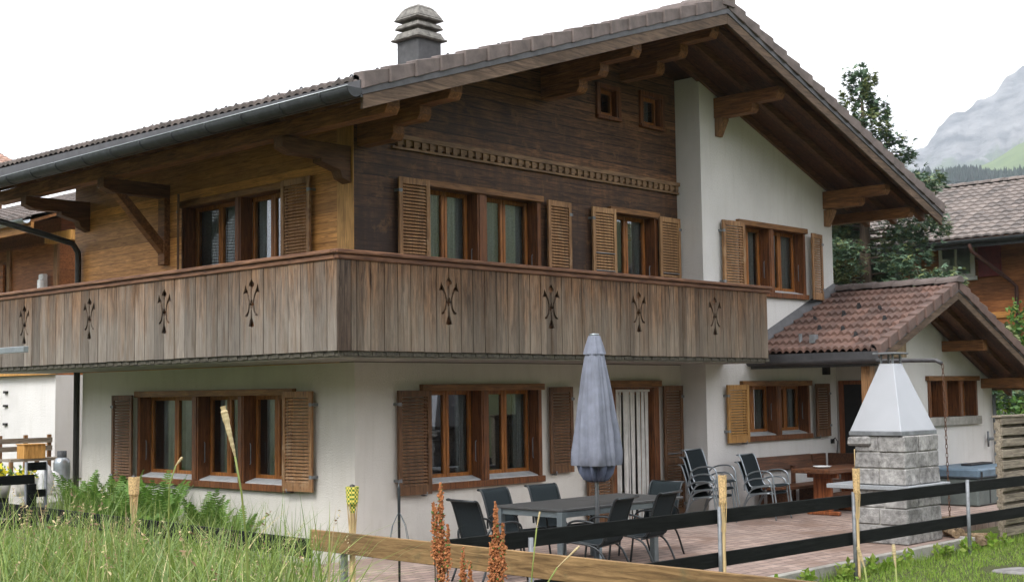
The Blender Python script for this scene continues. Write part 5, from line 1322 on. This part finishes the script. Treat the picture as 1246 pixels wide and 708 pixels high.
tag(m_.build('tall_grass', [M['grassA'], M['grassB'], M['grassC'], M['straw'], M['seed']]), 'tall unmown meadow grass gone to seed along the side fence', 'grass', None, 'stuff')

m_ = MB(); n = 0
while n < 26000:
    x = random.uniform(.5, 11); y = -4.95-abs(random.gauss(0, 1.3)) if random.random() < .55 else random.uniform(-8.2, -4.96)
    if y < -8.5 or (5.0-x)**2+(-6.3-y)**2 < .19: continue
    near = max(0, 1-(-4.95-y)/.35)*max(0, .5+N3(x*2.3, y, 4))
    u = random.random()
    blade(m_, x, y, gh(x, y)-.01, random.uniform(.03, .075)+near*random.uniform(.02, .22), random.uniform(.006, .012), random.uniform(.1, .9), random.uniform(0, 6.28), 0 if u < .6 else (1 if u < .8 else 2), 2); n += 1
n = 0
while n < 3500:
    x = random.uniform(-3.5, .5); y = -4.96-abs(random.gauss(0, .8)); n += 1
    blade(m_, x, y, gh(x, y)-.01, random.uniform(.05, .2), .009, random.uniform(.1, .9), random.uniform(0, 6.28), random.choice((0, 0, 1, 2)), 2)
for k in range(26):                             # broad-leaved weeds along the kerb
    x = random.uniform(1.2, 7.6); y = -5.0-abs(random.gauss(0, .1)); 
    leaves(m_, (x, y, gh(x, y)+.08), (.1, .06, .09), 24, .09, (0, 1))
tag(m_.build('lawn_grass', [leaf('lawn_green', (.15, .28, .03), (.25, .39, .055), .5, .4), leaf('lawn_yellow', (.24, .34, .06), (.32, .4, .09), .5, .4), M['grassA']]), 'short bright lawn grass in front of the kerb', 'grass', None, 'stuff')
m_ = MB(); n = 0
while n < 2600:                                 # grass under the left windows
    x = random.uniform(-3.5, -.05); y = random.uniform(.1, 6.6); n += 1
    blade(m_, x, y, gh(x, y)-.01, random.uniform(.08, .28), .01, random.uniform(.1, .9), random.uniform(0, 6.28), random.choice((0, 0, 1, 2)), 2)
for k in range(1500):
    x = random.gauss(-1.05, .35); y = random.uniform(1.0, 5.8)
    if x > -.1: continue
    blade(m_, x, y, gh(x, y)-.01, random.uniform(.45, .98), random.uniform(.008, .016), random.uniform(.1, .6), random.uniform(0, 6.28), random.choice((0, 0, 1, 2)), 4)
tag(m_.build('bank_grass', [M['grassA'], M['grassB'], M['grassC']]), 'rough grass between the side fence and the house wall', 'grass', None, 'stuff')

def fern(x, y, h, nf, seed):
    random.seed(seed); t = thing('fern', 'bright green fern growing against the wall under the left window', 'fern', (x, y, gh(x, y)), 0, 'ferns under the left window')
    for k in range(nf):
        a = 2*math.pi*k/nf+random.uniform(-.3, .3); ln = h*random.uniform(.8, 1.15); sp = random.uniform(.25, .62); m_ = MB(); P = []
        for i in range(15):
            s = i/14; P.append(Vector((x+math.cos(a)*ln*sp*s**1.3, y+math.sin(a)*ln*sp*s**1.3, gh(x, y)+ln*(s-.28*sp*s**3))))
        for i in range(14):
            d = (P[i+1]-P[i]).normalized(); sd = d.cross(Vector((0, 0, 1))).normalized(); w_ = .155*math.sin(math.pi*min(1, (i+2)/16.0))**.8*h
            m_.add([P[i]-sd*.004, P[i]+sd*.004, P[i+1]+sd*.003, P[i+1]-sd*.003], [(0, 1, 2, 3)])
            if i < 2: continue
            for q in (0, .5):
                b = P[i].lerp(P[i+1], q)
                for s in (-1, 1):
                    e = (sd*s+d*.35+Vector((0, 0, random.uniform(-.25, .1)))).normalized()
                    m_.add([b-d*.012, b+e*w_*.5-d*.014, b+e*w_, b+e*w_*.5+d*.014, b+d*.012], [(0, 1, 2, 3, 4)])
        m_.build('frond', M['fern'], t)
for i, (x, y, h) in enumerate(((-.75, 5.5, .95), (-.6, 4.6, 1.02), (-1.1, 4.1, .95), (-.65, 3.5, 1.08), (-1.0, 2.9, 1.02), (-.7, 2.3, .98), (-1.4, 3.4, .9), (-.75, 1.5, .8), (-1.5, 2.3, .85))): fern(x, y, h, 12, 100+i)

def dock(x, y, ztop, label, spikes, seed):
    random.seed(seed); g0 = gh(x, y); t = thing('dock_plant', label, 'dock plant', (x, y, g0), 0, 'rust red dock plants')
    st = MB(); sd = MB()
    for (ox, oy, zt, r0) in spikes:
        b = Vector((x, y, g0)); e = Vector((x+ox, y+oy, zt)); mid = b.lerp(e, .45)+Vector((ox*.25, oy*.25, 0))
        st.tube([b, mid, e], [.009, .007, .002], 6)
        z0 = g0+.25*(zt-g0) if r0 > .03 else zt-.36
        n = int((zt-z0)*(1500 if r0 > .03 else 800))
        for k in range(n):
            s = random.random(); z = z0+(zt-z0)*s; f = (z-g0)/(zt-g0)
            c = (b.lerp(mid, f/.45) if f < .45 else mid.lerp(e, (f-.45)/.55))
            rr = r0*(1-s)**.55*(.35+.9*abs(mnoise.noise(Vector((z*16, ox*40, seed))))+.25*abs(math.sin(z*43+ox*50)))+.003
            if mnoise.noise(Vector((z*30, ox*60, seed+5))) < -.3 and random.random() < .75: continue
            q = c+Vector((random.gauss(0, .62)*rr, random.gauss(0, .62)*rr, random.gauss(0, .012)))
            d = Vector((random.gauss(0, 1), random.gauss(0, 1), random.gauss(0, 1))).normalized()*random.uniform(.005, .011); p2 = d.orthogonal(); p3 = d.cross(p2).normalized()*d.length
            sd.add([q+d, q+p2, q-d, q-p2, q+p3, q-p3], [(0, 1, 4), (1, 2, 4), (2, 3, 4), (3, 0, 4), (1, 0, 5), (2, 1, 5), (3, 2, 5), (0, 3, 5)], 0 if random.random() < .93 else 1)
    st.build('stem', M['bark'], t, True); sd.build('seed_spike', [M['dock'], M['pot_green']], t)
dock(-4.6, -6.45, 1.28, 'tallest rust red dock plant with seed spikes, left of the three by the brown board', [(0, 0, 1.285, .05), (-.03, .045, 1.17, .022), (.01, -.06, 1.02, .022), (-.02, .03, 1.13, .02)], 61)
dock(-4.6, -6.97, 1.165, 'rust red dock plant in front of the brown board below the dark end chair', [(0, 0, 1.17, .05), (.02, -.045, 1.05, .025), (-.02, .03, .93, .03)], 62)
dock(-4.62, -6.68, .87, 'short rust red dock plant between the two tall ones', [(0, 0, .865, .04), (.02, -.05, .79, .03)], 63)

def herb(x, y, h, n, label, mats, seed, spread=.2, bs=.012, name='seeding_herb'):
    random.seed(seed); g0 = gh(x, y); t = thing(name, label, 'wild plant', (x, y, g0)); st = MB(); hd = MB()
    for k in range(n):
        a = random.uniform(0, 6.28); sp = random.uniform(.1, 1)*spread; hh = h*random.uniform(.7, 1.0)
        b = Vector((x+random.gauss(0, .04), y+random.gauss(0, .04), g0)); e = b+Vector((math.cos(a)*sp, math.sin(a)*sp, hh)); st.tube([b, b.lerp(e, .5)+Vector((0, 0, .03)), e], [.004, .003, .002], 4)
        for j in range(random.randint(3, 7)):
            f = random.uniform(.6, 1); c = b.lerp(e, f); tip = c+Vector((random.gauss(0, .04), random.gauss(0, .04), random.uniform(.01, .07))); st.tube([c, tip], .0015, 3)
            hd.lathe([(0, -bs), (bs*.8, -bs*.3), (bs*.8, bs*.4), (0, bs)], tip, 5)
    st.build('stems', mats[0], t); hd.build('seeds', mats[1], t)['kind'] = 'stuff'
herb(-3.95, -1.15, 1.0, 46, 'dry brown seeding plant around the torch in the tall grass', (M['straw'], M['seed']), 71, .33, .011)
herb(-4.0, -2.95, .98, 16, 'plant with small blackish seed heads by the right end of the black board', (M['straw'], M['bark']), 72, .24, .012)
herb(-4.35, -7.3, .62, 9, 'thin wild plant with pale seed heads before the brown board, left of the parasol pole', (M['grassB'], M['straw']), 74, .2, .012)
herb(-4.3, -8.35, .66, 10, 'thin wild plant with pale seed heads at the right end of the brown board', (M['grassB'], M['straw']), 75, .28, .012)
herb(-4.2, -3.6, .85, 12, 'wispy seeding plant at the left end of the brown board', (M['straw'], M['bark']), 73, .2, .010)

def px_ray(px, py, dist):                       # place close stems by bearing and distance from the photographer
    d = fw*F_PX+r2*(px-623)-u2*(py-354); return CAM+d/math.hypot(d.x, d.y)*dist
def stalk(label, pts, dist, hw, hl, mat='straw'):
    P = [px_ray(a, b, dist) for a, b in pts]; foot = Vector((P[-1].x+.03, P[-1].y-.03, gh(P[-1].x, P[-1].y)))
    t = thing('grass_stalk', label, 'grass stalk', foot, 0, 'single grass stalks')
    n = 26; top, bot = P[0], P[1]; m_ = MB(); ax = (top-bot); m_.tube([bot.lerp(top, i/n)+Vector((0, 0, 0)) for i in range(n+1)], [hw*(.25+.8*(i/n)**.7)*(1 if i < n-2 else .75)*random.uniform(.88, 1.12) for i in range(n+1)], 9); m_.build('seed_head', M[mat], t)
    m_ = MB(); m_.tube([bot]+P[2:]+[foot], .0028, 6); m_.build('stem', M['grassB'], t, True)
random.seed(9)
stalk('tall single grass stalk with broad cream seed head before the left ground floor window', [(271, 494), (286, 555), (294, 600), (300, 660)], 3.6, .0095, .14)
stalk('pale dry stalk tip rising from the lawn left of the barbecue fence post', [(1043.5, 665), (1052, 690), (1058, 730)], 4.2, .006, .07)
stalk('pale dry stalk tip rising from the lawn right of the barbecue torch', [(1087, 662), (1090, 690), (1092, 730)], 4.2, .006, .07)
stalk('thin straw coloured stalk leaning in front of the brown board', [(705, 664), (678, 690), (650, 735)], 4.5, .004, .05)
stalk('arched straw stalk over the ferns at the left window', [(222, 556), (214, 566), (206, 590), (205, 640)], 5.0, .006, .06)
stalk('upright thin stalk in front of the parasol table', [(657, 622), (653, 642), (648, 690), (645, 730)], 5.0, .004, .05)
